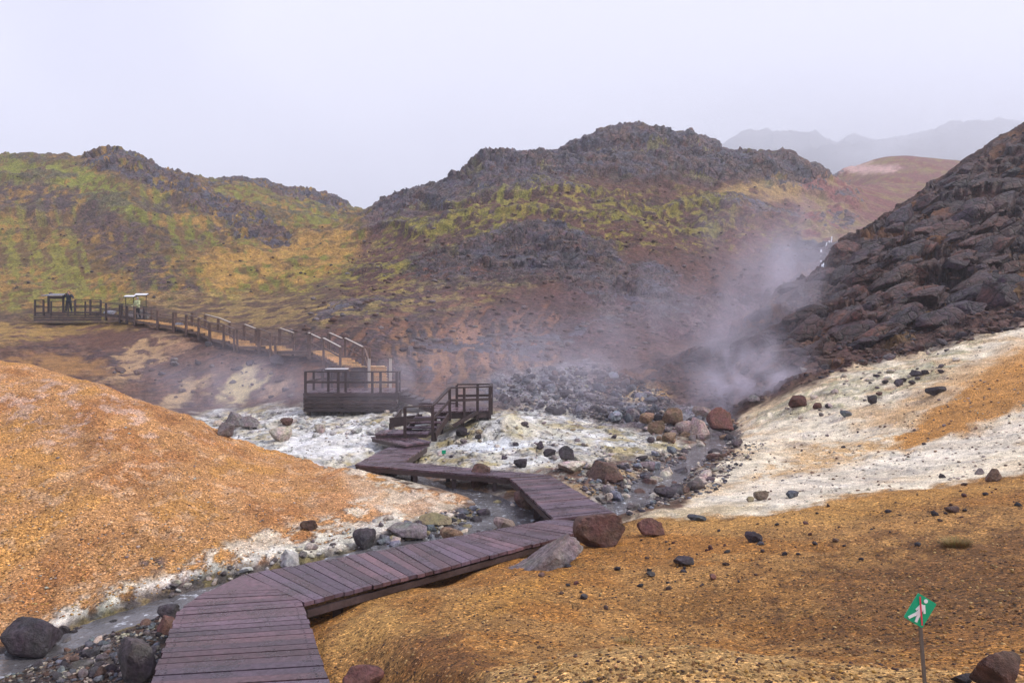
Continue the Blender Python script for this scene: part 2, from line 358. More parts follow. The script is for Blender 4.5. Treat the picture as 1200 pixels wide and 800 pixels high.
class MB:
    def __init__(s): s.v = []; s.f = []; s.c = []; s.cc = (1, 1, 1)

    def face(s, *idx): s.f.append(idx); s.c.append(s.cc)

    def hexa(s, p):     # 8 points: bottom 4 ccw, top 4 ccw
        b = len(s.v); s.v.extend([tuple(q) for q in p])
        for q in ((3, 2, 1, 0), (4, 5, 6, 7), (0, 1, 5, 4), (1, 2, 6, 5), (2, 3, 7, 6), (3, 0, 4, 7)):
            s.face(*[b + i for i in q])

    def bar(s, p0, p1, w, h):
        p0 = Vector(p0); p1 = Vector(p1); d = (p1 - p0).normalized()
        up = Vector((0, 0, 1)) if abs(d.z) < .9 else Vector((0, 1, 0))
        a = d.cross(up).normalized() * w / 2; b = a.cross(d).normalized() * h / 2
        s.hexa([p0 - a - b, p0 + a - b, p1 + a - b, p1 - a - b, p0 - a + b, p0 + a + b, p1 + a + b, p1 - a + b])

    def post(s, p, top, w=.09, d=.09, ang=0):
        x = Vector((math.cos(ang), math.sin(ang), 0)) * w / 2; y = Vector((-math.sin(ang), math.cos(ang), 0)) * d / 2
        p = Vector(p); t = Vector((p.x, p.y, top))
        s.hexa([p - x - y, p + x - y, p + x + y, p - x + y, t - x - y, t + x - y, t + x + y, t - x + y])

    def prism(s, poly, z0, z1):
        n = len(poly); b = len(s.v)
        s.v.extend([(p[0], p[1], z0) for p in poly] + [(p[0], p[1], z1) for p in poly])
        s.face(*[b + i for i in reversed(range(n))]); s.face(*[b + n + i for i in range(n)])
        for i in range(n): s.face(b + i, b + (i + 1) % n, b + n + (i + 1) % n, b + n + i)

    def build(s, name, mat, parent=None, origin=None, smooth=False):
        me = bpy.data.meshes.new(name)
        o0 = Vector(parent.location) if parent else (Vector(origin) if origin else Vector((0, 0, 0)))
        me.from_pydata([(v[0] - o0.x, v[1] - o0.y, v[2] - o0.z) for v in s.v], [], s.f)
        at = me.attributes.new('tint', 'FLOAT_COLOR', 'FACE')
        at.data.foreach_set('color', np.array([(c[0], c[1], c[2], 1) for c in s.c], np.float32).ravel())
        if smooth: me.polygons.foreach_set('use_smooth', [True] * len(me.polygons))
        me.materials.append(mat); me.update()
        o = bpy.data.objects.new(name, me); C.objects.link(o)
        if parent: o.parent = parent
        elif origin: o.location = origin
        return o


# ---------------------------------------------------------------- materials
def newmat(name):
    m = bpy.data.materials.new(name); m.use_nodes = True
    nt = m.node_tree; b = nt.nodes['Principled BSDF']
    return m, nt, b


def N(nt, t, **k):
    n = nt.nodes.new(t)
    for a, v in k.items(): setattr(n, a, v)
    return n


def mixc(nt, mode, fac, a, b):
    n = N(nt, 'ShaderNodeMix', data_type='RGBA', blend_type=mode)
    for i, v in ((0, fac), (6, a), (7, b)):
        if isinstance(v, bpy.types.NodeSocket): nt.links.new(v, n.inputs[i])
        else: n.inputs[i].default_value = v if i == 0 else (*v, 1) if len(v) == 3 else v
    return n.outputs[2]


def ramp(nt, sock, stops):
    r = N(nt, 'ShaderNodeValToRGB'); nt.links.new(sock, r.inputs[0])
    e = r.color_ramp.elements
    while len(e) < len(stops): e.new(.5)
    for k, (p, c) in zip(e, stops): k.position = p; k.color = (*c, 1) if not isinstance(c, (int, float)) else (c, c, c, 1)
    return r.outputs[0]


def noise(nt, vec, scale, detail=6, rough=.6, out=0):
    n = N(nt, 'ShaderNodeTexNoise'); n.inputs['Scale'].default_value = scale; n.inputs['Detail'].default_value = detail; n.inputs['Roughness'].default_value = rough
    nt.links.new(vec, n.inputs['Vector']); return n.outputs[out]


def mth(nt, op, a, b=None, c=None):
    n = N(nt, 'ShaderNodeMath', operation=op)
    for i, v in enumerate((a, b, c)):
        if v is None: continue
        if isinstance(v, bpy.types.NodeSocket): nt.links.new(v, n.inputs[i])
        else: n.inputs[i].default_value = v
    return n.outputs[0]


def ground_material():
    m, nt, b = newmat('ground'); L = nt.links.new
    geo = N(nt, 'ShaderNodeNewGeometry').outputs['Position']
    col = N(nt, 'ShaderNodeAttribute', attribute_name='Col').outputs['Color']
    par = N(nt, 'ShaderNodeAttribute', attribute_name='Par').outputs['Color']
    sp = N(nt, 'ShaderNodeSeparateColor'); L(par, sp.inputs[0])
    gravel, rock, wet = sp.outputs[0], sp.outputs[1], sp.outputs[2]
    # gravel: two sizes of stones, each of its own shade
    v1 = N(nt, 'ShaderNodeTexVoronoi'); v1.inputs['Scale'].default_value = 42; L(geo, v1.inputs['Vector'])
    v2 = N(nt, 'ShaderNodeTexVoronoi'); v2.inputs['Scale'].default_value = 115; L(geo, v2.inputs['Vector'])
    s1 = N(nt, 'ShaderNodeSeparateColor'); L(v1.outputs['Color'], s1.inputs[0])
    s2 = N(nt, 'ShaderNodeSeparateColor'); L(v2.outputs['Color'], s2.inputs[0])
    g1 = ramp(nt, s1.outputs[0], [(0, .22), (.12, .45), (.24, .85), (.72, 1.05), (.88, 1.35), (1., 2.3)])
    g2 = ramp(nt, s2.outputs[0], [(0, .4), (.14, .7), (.5, 1.0), (.88, 1.12), (1., 1.7)])
    gg = mixc(nt, 'MULTIPLY', 1., g1, g2)
    n0 = noise(nt, geo, .9, 10, .68)
    n0r = ramp(nt, n0, [(.34, .5), (.5, 1.0), (.66, 1.5)])
    c1 = mixc(nt, 'MULTIPLY', gravel, col, gg)
    c2 = mixc(nt, 'MULTIPLY', mth(nt, 'MINIMUM', mth(nt, 'MULTIPLY_ADD', rock, .9, .42), 1.), c1, n0r)
    # rock faces: finer mottling with purplish and rusty hues
    nr = noise(nt, geo, 1.7, 12, .72, out=1)
    hue = mixc(nt, 'MIX', .5, nr, (.5, .5, .5))
    hue2 = mixc(nt, 'MULTIPLY', 1., hue, (2.05, 2.0, 2.0))
    c3 = mixc(nt, 'MULTIPLY', mth(nt, 'MULTIPLY', rock, .9), c2, hue2)
    n3 = noise(nt, geo, 4.0, 10, .7)
    mfac = mth(nt, 'MINIMUM', mth(nt, 'MULTIPLY_ADD', rock, 1.2, .22), 1.)
    c4 = mixc(nt, 'MULTIPLY', mfac, c3, ramp(nt, n3, [(.36, .32), (.5, 1.), (.62, 1.75)]))  # dark speckle puts the shadows between moss clumps into the colour
    L(c4, b.inputs['Base Color'])
    ro = mth(nt, 'MULTIPLY_ADD', wet, -.6, .88); L(ro, b.inputs['Roughness'])
    b.inputs['Specular IOR Level'].default_value = .35
    # bump
    bm = N(nt, 'ShaderNodeBump'); bm.inputs['Strength'].default_value = 1.; bm.inputs['Distance'].default_value = .018
    h = mth(nt, 'MULTIPLY', mth(nt, 'ADD', mth(nt, 'MULTIPLY', v1.outputs['Distance'], -.55), mth(nt, 'MULTIPLY', v2.outputs['Distance'], -.3)), gravel)
    L(h, bm.inputs['Height'])
    bm2 = N(nt, 'ShaderNodeBump'); bm2.inputs['Strength'].default_value = .9; bm2.inputs['Distance'].default_value = .45
    h2 = mth(nt, 'MULTIPLY', n0, mth(nt, 'MULTIPLY_ADD', rock, 1.5, .25))
    L(mth(nt, 'ADD', h2, mth(nt, 'MULTIPLY', n3, mth(nt, 'MULTIPLY_ADD', rock, .6, .12))), bm2.inputs['Height']); L(bm.outputs[0], bm2.inputs['Normal'])
    L(bm2.outputs[0], b.inputs['Normal'])
    return m


def rock_material(name, base, var=.35, top=None, rough=.85):
    m, nt, b = newmat(name); L = nt.links.new
    oi = N(nt, 'ShaderNodeObjectInfo'); tc = N(nt, 'ShaderNodeTexCoord')
    geo = N(nt, 'ShaderNodeNewGeometry')
    pos = geo.outputs['Position']
    n1 = noise(nt, pos, 3.0, 12, .7, out=1); n2 = noise(nt, pos, 14, 8, .7)
    c = mixc(nt, 'MIX', .6, n1, (.5, .5, .5)); c = mixc(nt, 'MULTIPLY', 1, c, tuple(2.1 * x for x in base))
    c = mixc(nt, 'MULTIPLY', .8, c, ramp(nt, n2, [(.36, .45), (.5, 1.), (.64, 1.7)]))
    rr = ramp(nt, oi.outputs['Random'], [(0, 1 - var), (1, 1 + var)])
    c = mixc(nt, 'MULTIPLY', 1, c, rr)
    if top:
        sep = N(nt, 'ShaderNodeSeparateXYZ'); L(geo.outputs['Normal'], sep.inputs[0])
        f = mth(nt, 'MULTIPLY', mth(nt, 'SUBTRACT', sep.outputs[2], .25), mth(nt, 'SUBTRACT', mth(nt, 'MULTIPLY', n2, 3.0), .6))
        f2 = N(nt, 'ShaderNodeClamp'); L(f, f2.inputs[0])
        c = mixc(nt, 'MIX', f2.outputs[0], c, top)
    L(c, b.inputs['Base Color']); b.inputs['Roughness'].default_value = rough
    b.inputs['Specular IOR Level'].default_value = .35
    bm = N(nt, 'ShaderNodeBump'); bm.inputs['Strength'].default_value = .8; bm.inputs['Distance'].default_value = .06
    L(mth(nt, 'ADD', n2, mth(nt, 'MULTIPLY', noise(nt, pos, 5, 10, .7), 1.5)), bm.inputs['Height']); L(bm.outputs[0], b.inputs['Normal'])
    return m


def lava_material(name, base, var=.3, sc_=1.0):
    m, nt, b = newmat(name); L = nt.links.new
    oi = N(nt, 'ShaderNodeObjectInfo'); pos = N(nt, 'ShaderNodeNewGeometry').outputs['Position']
    nd = noise(nt, pos, 1.1, 5, .6, out=1)
    wp_ = N(nt, 'ShaderNodeVectorMath', operation='MULTIPLY_ADD'); L(nd, wp_.inputs[0]); wp_.inputs[1].default_value = (.7, .7, .7); L(pos, wp_.inputs[2])
    v = N(nt, 'ShaderNodeTexVoronoi', feature='DISTANCE_TO_EDGE'); v.inputs['Scale'].default_value = 1.15 * sc_; L(wp_.outputs[0], v.inputs['Vector'])
    cr_ = ramp(nt, v.outputs['Distance'], [(0, 0.), (.05, .8), (.2, 1.)])
    n1 = noise(nt, pos, 1.3 * sc_, 12, .72, out=1); n2 = noise(nt, pos, 5 * sc_, 10, .72)
    c = mixc(nt, 'MIX', .5, n1, (.5, .5, .5)); c = mixc(nt, 'MULTIPLY', 1, c, tuple(2.1 * x for x in base))
    c = mixc(nt, 'MULTIPLY', 1, c, ramp(nt, noise(nt, pos, .35 * sc_ + .1, 6, .6), [(.42, (.85, .9, 1.05)), (.58, (1.35, .95, .72))]))
    c = mixc(nt, 'MULTIPLY', .9, c, ramp(nt, n2, [(.37, .35), (.5, 1.), (.63, 1.9)])); c = mixc(nt, 'MULTIPLY', .6, c, cr_)
    c = mixc(nt, 'MULTIPLY', 1, c, ramp(nt, oi.outputs['Random'], [(0, 1 - var), (1, 1 + var)]))
    L(c, b.inputs['Base Color']); b.inputs['Roughness'].default_value = .5; b.inputs['Specular IOR Level'].default_value = .4
    bm = N(nt, 'ShaderNodeBump'); bm.inputs['Strength'].default_value = 1; bm.inputs['Distance'].default_value = .3 / sc_
    L(mth(nt, 'ADD', mth(nt, 'MULTIPLY', n2, 1.2), mth(nt, 'MULTIPLY', cr_, .5)), bm.inputs['Height']); L(bm.outputs[0], b.inputs['Normal'])
    return m


def wood_material(name, base, rough=.4, grain=1.0):
    m, nt, b = newmat(name); L = nt.links.new
    t = N(nt, 'ShaderNodeAttribute', attribute_name='tint').outputs['Color']
    geo = N(nt, 'ShaderNodeNewGeometry').outputs['Position']
    n1 = noise(nt, geo, 22, 8, .7); n2 = noise(nt, geo, 2.2, 6, .6)
    c = mixc(nt, 'MULTIPLY', 1, t, base)
    c = mixc(nt, 'MULTIPLY', .7 * grain, c, ramp(nt, n1, [(.35, .45), (.5, 1.), (.65, 1.6)]))
    c = mixc(nt, 'MULTIPLY', .8, c, ramp(nt, n2, [(.36, .6), (.5, 1.), (.64, 1.45)]))
    L(c, b.inputs['Base Color'])
    L(ramp(nt, n2, [(.3, rough - .12), (.7, rough + .25)]), b.inputs['Roughness'])
    bm = N(nt, 'ShaderNodeBump'); bm.inputs['Strength'].default_value = .5; bm.inputs['Distance'].default_value = .01
    L(n1, bm.inputs['Height']); L(bm.outputs[0], b.inputs['Normal'])
    return m


def plain(name, base, rough=.6, metal=0., nz=.25):
    m, nt, b = newmat(name)
    geo = N(nt, 'ShaderNodeNewGeometry').outputs['Position']
    c = mixc(nt, 'MULTIPLY', nz, base, ramp(nt, noise(nt, geo, 12, 5, .6), [(.3, .5), (.7, 1.5)]))
    nt.links.new(c, b.inputs['Base Color']); b.inputs['Roughness'].default_value = rough; b.inputs['Metallic'].default_value = metal
    return m


def water_material(name, base, rough=.12):
    m, nt, b = newmat(name); L = nt.links.new
    geo = N(nt, 'ShaderNodeNewGeometry').outputs['Position']
    n1 = noise(nt, geo, 9, 4, .6); n2 = noise(nt, geo, 2.0, 5, .6)
    c = mixc(nt, 'MULTIPLY', .8, base, ramp(nt, n2, [(.3, .5), (.7, 1.6)]))
    fo = mth(nt, 'MULTIPLY', ramp(nt, n1, [(.57, 0.), (.66, 1.)]), ramp(nt, n2, [(.45, 0.), (.6, 1.)]))
    c = mixc(nt, 'MIX', fo, c, (.62, .66, .72))
    L(c, b.inputs['Base Color']); b.inputs['Roughness'].default_value = rough
    bm = N(nt, 'ShaderNodeBump'); bm.inputs['Strength'].default_value = .5; bm.inputs['Distance'].default_value = .03
    L(n1, bm.inputs['Height']); L(bm.outputs[0], b.inputs['Normal'])
    return m


MAT = dict(
    ground=ground_material(),
    wet_wood=wood_material('wet_plank', (.098, .060, .076), .25),
    dark_wood=wood_material('dark_timber', (.045, .028, .028), .5),
    new_wood=wood_material('ochre_timber', (.46, .27, .12), .6),
    grey_wood=wood_material('weathered_timber', (.13, .08, .06), .5),
    crag=lava_material('hill_crag', (.115, .096, .108), 0.0, .45), slab=lava_material('slope_bedrock', (.078, .046, .046), 0.0, .6), lava=lava_material('purple_lava_block', (.060, .037, .046)), lavab=lava_material('brown_lava_block', (.095, .048, .042)),
    dark=rock_material('dark_lava', (.055, .046, .052)),
    blue=rock_material('blue_grey_stone', (.16, .165, .19), .5),
    brown=rock_material('brown_lava', (.105, .062, .05)),
    red=rock_material('reddish_lava', (.13, .06, .05)),
    grey=rock_material('grey_stone', (.155, .13, .13), .35),
    pale=rock_material('pale_stone', (.42, .36, .30), .25),
    white=rock_material('white_crusted_stone', (.33, .31, .30), .3, (.62, .6, .56)),
    orange=rock_material('rusty_stone', (.21, .135, .09), .3),
    pink=rock_material('pink_stone', (.36, .27, .24), .25),
    mossy=rock_material('mossy_stone', (.22, .18, .13), .3, (.27, .23, .10)),
    water=water_material('stream_water', (.10, .095, .10), .06),
    foam=plain('white_water', (.8, .82, .86), .5),
    panel=plain('panel_face', (.8, .8, .83), .15, 0, .1),  # near-white base colour carries the sky reflected in the slanted boards
    pale_post=plain('pale_wet_timber', (.50, .44, .38), .4), metal_wet=plain('wet_roof', (.20, .20, .23), .25), grass=wood_material('dry_grass', (.26, .19, .08), .7),
    gravel=rock_material('ochre_gravel', (.50, .26, .07), .2), gravel2=rock_material('brown_gravel', (.26, .13, .05), .2), gravel3=rock_material('light_gravel', (.66, .42, .18), .2),
    metal=plain('grey_metal', (.16, .15, .15), .45, .6),
    green=plain('green_enamel', (.0, .36, .18), .35, 0, .12), signwhite=plain('white_enamel', (.8, .8, .8), .4, 0, .05), signred=plain('red_enamel', (.62, .03, .08), .4, 0, .05),
    skin=plain('skin', (.5, .28, .2)), jacket_dark=plain('dark_blue_cloth', (.012, .018, .035), .8), trousers=plain('dark_cloth', (.015, .014, .02), .9),
    jacket_pale=plain('pale_green_cloth', (.42, .45, .24), .8), grey_cloth=plain('grey_cloth', (.22, .20, .20), .7), hair=plain('dark_hair', (.02, .014, .01)), cam=plain('black_plastic', (.02, .02, .022), .4),
)

# ---------------------------------------------------------------- boardwalk layout
ZN = -2.97
D1 = [PZ(176, 806, ZN), PZ(386, 804, ZN), PZ(353, 705.5, ZN), PZ(287, 673, ZN - .02), PZ(241, 693, ZN), PZ(209, 716, ZN)]
n1a, n1b = D1[2], D1[3]
# the mouth of the walk carries on towards (and below) the bottom of the frame
dv = (D1[0] - D1[5]).normalized(); D1[0] = D1[0] + dv * 2.0
dv = (D1[1] - D1[2]).normalized(); D1[1] = D1[1] + dv * 2.0
Z2 = -3.03; Z3 = -3.08
D2 = [n1a, PZ(517, 665.5, Z2 + .03), PZ(716, 613, Z2), PZ(650, 607.5, Z2), n1b]
D3 = [PZ(650, 607.5, Z3 + .03), PZ(718, 600, Z3), PZ(645, 557, Z3), PZ(598, 560, Z3)]
Z4 = -3.1
D4 = [PZ(598, 559.5, Z4), PZ(646, 556.5, Z4), PZ(470, 541, Z4), PZ(416, 544, Z4)]
D5 = [PZ(416, 544, Z4), PZ(471, 541.5, Z4), PZ(501, 521.5, Z4), PZ(458, 522.5, Z4)]
ZA = -2.98
DA = [PZ(434.5, 511.5, ZA), PZ(475, 521, ZA), PZ(505, 517, ZA), PZ(470, 508, ZA)]
ZBt = -2.84
DB = [PZ(439, 508.3, ZBt), PZ(501, 507.0, ZBt), PZ(508, 502.5, ZBt), PZ(446, 503.5, ZBt)]
ZC = -2.38
DC = [Vector((-2.75, 23.0, ZC)), Vector((-.72, 23.6, ZC)), Vector((-.78, 25.0, ZC)), Vector((-2.75, 24.5, ZC))]
ZD = -2.21
DD = [Vector((-8.97, 29.5, ZD)), Vector((-4.95, 29.5, ZD)), Vector((-4.95, 32.5, ZD)), Vector((-9.05, 32.5, ZD))]


def xy(poly): return [(p.x, p.y) for p in poly]


for poly, z, g in ((D1, ZN, .13), (D2, Z2, .14), (D3, Z3, .22), (D4, Z4, .22), (D5, Z4, .2), (DA, ZA, .2), (DB, ZBt, .2), (DC, ZC, .35), (DD, ZD, .45)):
    under(xy(poly), z, g)
PATH = [(168, 375, 54), (196, 379.5, 52), (215, 382, 50), (230, 385.5, 48.5), (245, 390, 47), (258, 396, 45.5), (275, 399, 44), (288, 405, 42.5), (316, 405, 41), (331, 411, 39.5), (374, 411, 38)]
PATHW = [P(*q) for q in PATH]
for a, b_ in zip(PATHW[:-1], PATHW[1:]):
    d = Vector((b_.x - a.x, b_.y - a.y, 0)).normalized(); nn = Vector((-d.y, d.x, 0)) * .8
    under([((a - nn).x, (a - nn).y), ((b_ - nn).x, (b_ - nn).y), ((b_ + nn).x, (b_ + nn).y), ((a + nn).x, (a + nn).y)], min(a.z, b_.z), .3, 1.5)
UP = [P(374, 411, 38), P(397, 418.5, 36.6), P(411, 429.5, 35.2), P(428, 429.5, 34.6)]
for a, b_ in zip(UP[:-1], UP[1:]):
    d = Vector((b_.x - a.x, b_.y - a.y, 0)).normalized(); nn = Vector((-d.y, d.x, 0)) * .9
    under([((a - nn).x, (a - nn).y), ((b_ - nn).x, (b_ - nn).y), ((b_ + nn).x, (b_ + nn).y), ((a + nn).x, (a + nn).y)], min(a.z, b_.z), .3, 1.5)
ZF = (HZ - 366) / F * 58
DF = [P(40, 366, 57.6), P(60, 366, 56.6), P(95, 366, 56.6), P(119, 368, 56.5), P(119, 366, 59.2), P(40, 366, 59.6)]
DF = [Vector((p.x, p.y, ZF)) for p in DF]
DG = [(P(118, 367.5, 57.5), P(150, 372, 55.6)), (P(150, 372, 55.6), P(168, 375, 54.2))]
under(xy(DF), ZF, .9, 2.5)
for a, b_ in DG:
    under([(a.x, a.y - .8), (b_.x, b_.y - .8), (b_.x, b_.y + .8), (a.x, a.y + .8)], min(a.z, b_.z), .3, 1.5)

# ---------------------------------------------------------------- colours of the ground (base colours of the material, no light or shade)
col = np.zeros(X.shape + (3,), np.float32); par = np.zeros(X.shape + (3,), np.float32)
col[:] = (.13, .08, .055); par[..., 1] = .5


def paint(m, c, p=None, k=1.0):
    m = np.clip(m * k, 0, 1)[..., None].astype(np.float32)
    col[:] = col * (1 - m) + np.array(c, np.float32) * m
    if p is not None: par[:] = par * (1 - m) + np.array(p, np.float32) * m


def patch(f, lo, hi): return sstep(lo, hi, f)


def blob(px, py, rx, ry, ang=0, y0=0, y1=3000, soft=.55):
    c, s = math.cos(ang), math.sin(ang)
    qx = PX - px + (NL1 - .5) * rx * 1.3; qy = PY - py + (NL2 - .5) * ry * 1.6
    u = (qx * c + qy * s) / rx; v = (-qx * s + qy * c) / ry
    d = np.sqrt(u * u + v * v)
    return (1 - sstep(1 - soft, 1 + soft * .4, d)) * ((YG > y0) & (YG < y1))


# noises that keep a natural size: hills
H1 = fbm(X * .12, Y * .12, 6, 2, .6); H2 = fbm(X * .35 + 9, Y * .35, 5, 4, .6); H3 = fbm(X * 1.1 + 9, Y * 1.1, 5, 6, .6)
# streaks running down the slopes
ST = fbm(AG * 140 + SG * 14, SG * 9, 5, 1, .6); ST2 = fbm(AG * 90 - SG * 20 + 40, SG * 11, 5, 3, .6)
far = (YG > 200) * 1.0
GR = (.7, 0, 0); RK = (.1, 1, 0); MS = (.5, .35, 0)
# left hill
paint(M_left, (.14, .088, .04), MS)
paint(M_left * patch(H1 + .3 * H2, .60, .75), (.27, .165, .05), None, .9)
paint(M_left * patch(.6 * ST + .4 * H3, .47, .58), (.15, .155, .03), None, .85)
paint(M_left * patch(.5 * H3 + .5 * H2, .54, .64), (.085, .060, .055), (.3, .8, 0), .8)
paint(mask([(-300, 240), (0, 208), (90, 205), (150, 245), (200, 300), (245, 352), (170, 352), (110, 290), (0, 245), (-300, 290)], 50, 140, 10, 20) * patch(.5 * ST2 + .5 * H3, .38, .54), (.085, .056, .058), (.3, .8, 0), .9)
paint(mask([(-300, 200), (0, 192), (100, 196), (150, 232), (170, 262), (110, 245), (60, 212), (-300, 225)], 60, 140, 8, 14) * patch(H3, .36, .50), (.19, .20, .036), MS, .9)
paint(mask([(220, 300), (300, 290), (430, 262), (435, 290), (380, 325), (250, 345)], 50, 200, 12, 20) * patch(H2, .30, .52), (.36, .22, .065), MS, .8)
paint(mask([(250, 218), (300, 214), (400, 245), (415, 262), (340, 262), (260, 240)], 100, 260, 8, 14) * patch(H3, .42, .52), (.19, .185, .04), MS, .75)
paint(mask([(-300, 300), (60, 290), (160, 350), (150, 364), (-300, 368)], 50, 100, 12, 20) * patch(.5 * H3 + .5 * ST, .44, .56), (.20, .18, .04), MS, .8)
paint(mask([(-300, 236), (60, 246), (120, 300), (-300, 330)], 50, 120, 12, 20) * patch(.5 * H3 + .5 * ST, .48, .58), (.19, .165, .04), MS, .7)
paint(M_lrock * patch(H3, .36, .5), (.10, .082, .092), RK)
paint(M_left * patch(STR, .56, .63) * patch(H3, .4, .5), (.085, .065, .068), RK, .7)
# centre hill
paint(M_ctr, (.105, .062, .052), (.3, .8, 0))
paint(M_ctr * patch(H2, .5, .62), (.085, .06, .064), RK, .7)
paint(M_ctr * patch(STR, .52, .58), (.10, .08, .088), RK, .85)
paint(M_ctr * patch(1 - STR, .54, .62), (.13, .062, .045), (.3, .5, 0), .6)
low = mask([(340, 405), (520, 350), (640, 350), (720, 400), (700, 440), (560, 470), (340, 470)], 33, 62, 14, 20)
paint(low * patch(ST2, .46, .62), (.26, .125, .065), GR, .7)
paint(low * patch(H3, .5, .62), (.115, .068, .068), (.5, .6, 0), .8)
paint(mask([(470, 385), (560, 375), (650, 430), (640, 455), (540, 450), (450, 420)], 33, 60, 12, 18) * patch(ST, .44, .6), (.33, .18, .075), GR, .65)
moss = mask([(420, 300), (470, 262), (560, 225), (640, 215), (860, 228), (950, 262), (930, 290), (850, 292), (720, 285), (640, 268), (560, 290), (500, 330), (400, 348), (330, 352), (330, 320)], 50, 200, 12, 22)
paint(moss * patch(.5 * H3 + .2 * H2 + .3 * STR, .47, .54), (.20, .18, .035), MS, .85)
paint(moss * patch(.5 * H3 + .5 * ST, .55, .62), (.28, .22, .06), MS, .7)
paint(mask([(400, 345), (480, 320), (560, 300), (640, 330), (560, 360), (380, 385), (240, 370), (240, 350)], 44, 90, 12, 20) * patch(H3, .47, .58), (.27, .21, .07), MS, .7)
paint(mask([(840, 222), (900, 208), (1000, 218), (1000, 243), (930, 240), (860, 236)], 90, 190, 6, 10) * patch(H2, .3, .45), (.36, .25, .10), MS, .85)
paint(mask([(470, 262), (560, 222), (660, 195), (700, 205), (660, 220), (560, 250)], 90, 190, 10, 16) * patch(H3, .5, .6), (.22, .22, .05), MS, .6)
paint(M_top * patch(H3, .30, .42), (.115, .098, .112), RK)
paint(M_top * patch(H2, .56, .66), (.20, .18, .06), MS, .6)
paint(np.maximum(M_crag, M_crag2 * patch(H3, .42, .52)), (.095, .078, .084), RK)
paint(mask([(860, 236), (1000, 240), (1000, 292), (900, 296), (840, 300)], 80, 190, 10, 16) * patch(H2, .35, .5), (.15, .07, .065), (.4, .6, 0), .75)
paint(M_valley, (.125, .078, .082), (.3, .8, 0), .8)
paint(M_valley * patch(H3, .5, .62), (.20, .15, .15), RK, .6)
paint(M_fall, (.06, .06, .075), (.1, 1, .6))
paint(mask([(640, 345), (720, 330), (790, 380), (800, 420), (730, 435), (660, 420)], 38, 70, 12, 18) * patch(H2, .36, .5), (.12, .068, .07), (.3, .8, 0), .7)
# hills beyond the valley
fh = mask([(940, 330), (940, 190), (1000, 185), (1060, 170), (1250, 180), (1500, 170), (1500, 330)], 96, 300, 5, 8)
paint(fh, (.24, .15, .11), MS)
paint(fh * patch(H1, .46, .56), (.27, .22, .09), MS, .7)
paint(fh * patch(H1, .56, .64), (.22, .09, .09), MS, .9)
paint(fh * patch(1 - H1, .56, .64), (.22, .10, .10), MS, .8)
paint(blob(1010, 197, 45, 7, 0, 200, 300), (.60, .42, .38), MS, .8)
paint((YG > 450) * 1.0, (.10, .085, .09), MS)
# the hollow on the left and the steaming bank
hol = mask([(-300, 395), (0, 382), (160, 380), (260, 395), (345, 405), (352, 470), (250, 480), (180, 482), (90, 455), (-300, 440)], 27, 58, 8, 10)
paint(hol, (.145, .078, .055), (.5, .5, 0))
paint(hol * patch(ST, .48, .6), (.20, .12, .085), (.5, .4, 0), .7)
paint(hol * patch(H3, .56, .64), (.095, .062, .07), (.3, .8, 0), .7)
paint(blob(75, 428, 60, 16, .1, 27, 58), (.36, .20, .075), GR, .8)
paint(blob(120, 395, 60, 12, 0, 27, 58), (.16, .075, .05), GR, .6)
paint(blob(165, 418, 62, 11, -.62, 27, 58), (.44, .29, .15), GR, .9)
paint(blob(205, 405, 30, 9, -.3, 27, 58), (.40, .25, .15), GR, .6)
paint(blob(215, 462, 42, 12, -.5, 27, 58), (.50, .36, .20), GR, .85)
paint(blob(285, 450, 34, 14, -.8, 27, 58), (.58, .48, .26), GR, .9)
paint(blob(325, 455, 22, 9, -.5, 27, 58), (.42, .30, .2), GR, .6)
paint(mask([(-300, 372), (0, 376), (30, 376), (60, 380), (150, 374), (160, 384), (100, 390), (55, 398), (20, 402), (-300, 412)], 44, 66, 4, 10) * patch(H3, .34, .46), (.34, .22, .075), MS, .95)
paint(mask([(160, 345), (330, 345), (420, 360), (380, 378), (330, 388), (200, 372)], 44, 75, 6, 12) * patch(H3, .44, .54), (.32, .22, .09), MS, .7)
paint(blob(560, 405, 40, 16, .9, 33, 60), (.36, .20, .13), GR, .7)
paint(blob(640, 415, 26, 12, .9, 33, 60), (.34, .20, .14), GR, .6)
paint(blob(505, 425, 30, 12, .8, 33, 60), (.34, .19, .11), GR, .6)
paint(blob(450, 395, 34, 9, .4, 33, 60) * patch(H3, .4, .5), (.085, .062, .068), RK, .8)
# valley floor rubble and pale spot
paint(M_rubble, (.27, .26, .28), (.2, .7, .3))
paint(mask([(680, 440), (760, 405), (850, 400), (880, 440), (860, 475), (780, 480), (700, 470)], 30, 48, 10, 14), (.16, .10, .09), (.4, .6, 0), .8)
paint(blob(765, 458, 48, 14, -.3, 26, 50), (.50, .33, .15), GR, .95)
paint(blob(752, 466, 20, 6, -.2, 26, 50), (.72, .62, .42), GR, .8)
paint(blob(800, 440, 50, 8, -.45, 30, 50), (.30, .16, .08), GR, .6)
# right dark slope
rockn0 = fbm(X * .5, Y * .5, 4, 2)
paint(M_dark, (.12, .066, .056), (.4, .7, 0))
paint(M_dark * patch(H3, .5, .6), (.075, .052, .052), RK, .8)
paint(M_dark * patch(H2, .56, .66), (.20, .10, .045), GR, .8)
paint(mask([(1200, 190), (1150, 205), (1080, 250), (1060, 270), (1100, 262), (1200, 215)], 30, 84, 8, 10), (.20, .095, .05), GR, .8)
paint(M_blocks * patch(rockn0, .40, .50), (.075, .056, .062), (.05, 1, .25), .92)
paint(mask([(1000, 400), (1060, 380), (1130, 340), (1200, 300), (1200, 345), (1100, 385), (1040, 412)], 29, 60, 10, 14) * patch(H3, .42, .52), (.22, .13, .05), GR, .8)
paint(mask([(880, 400), (990, 410), (960, 440), (900, 470), (850, 450)], 29, 50, 10, 14) * patch(H2, .3, .5), (.125, .075, .068), (.4, .5, 0), .7)
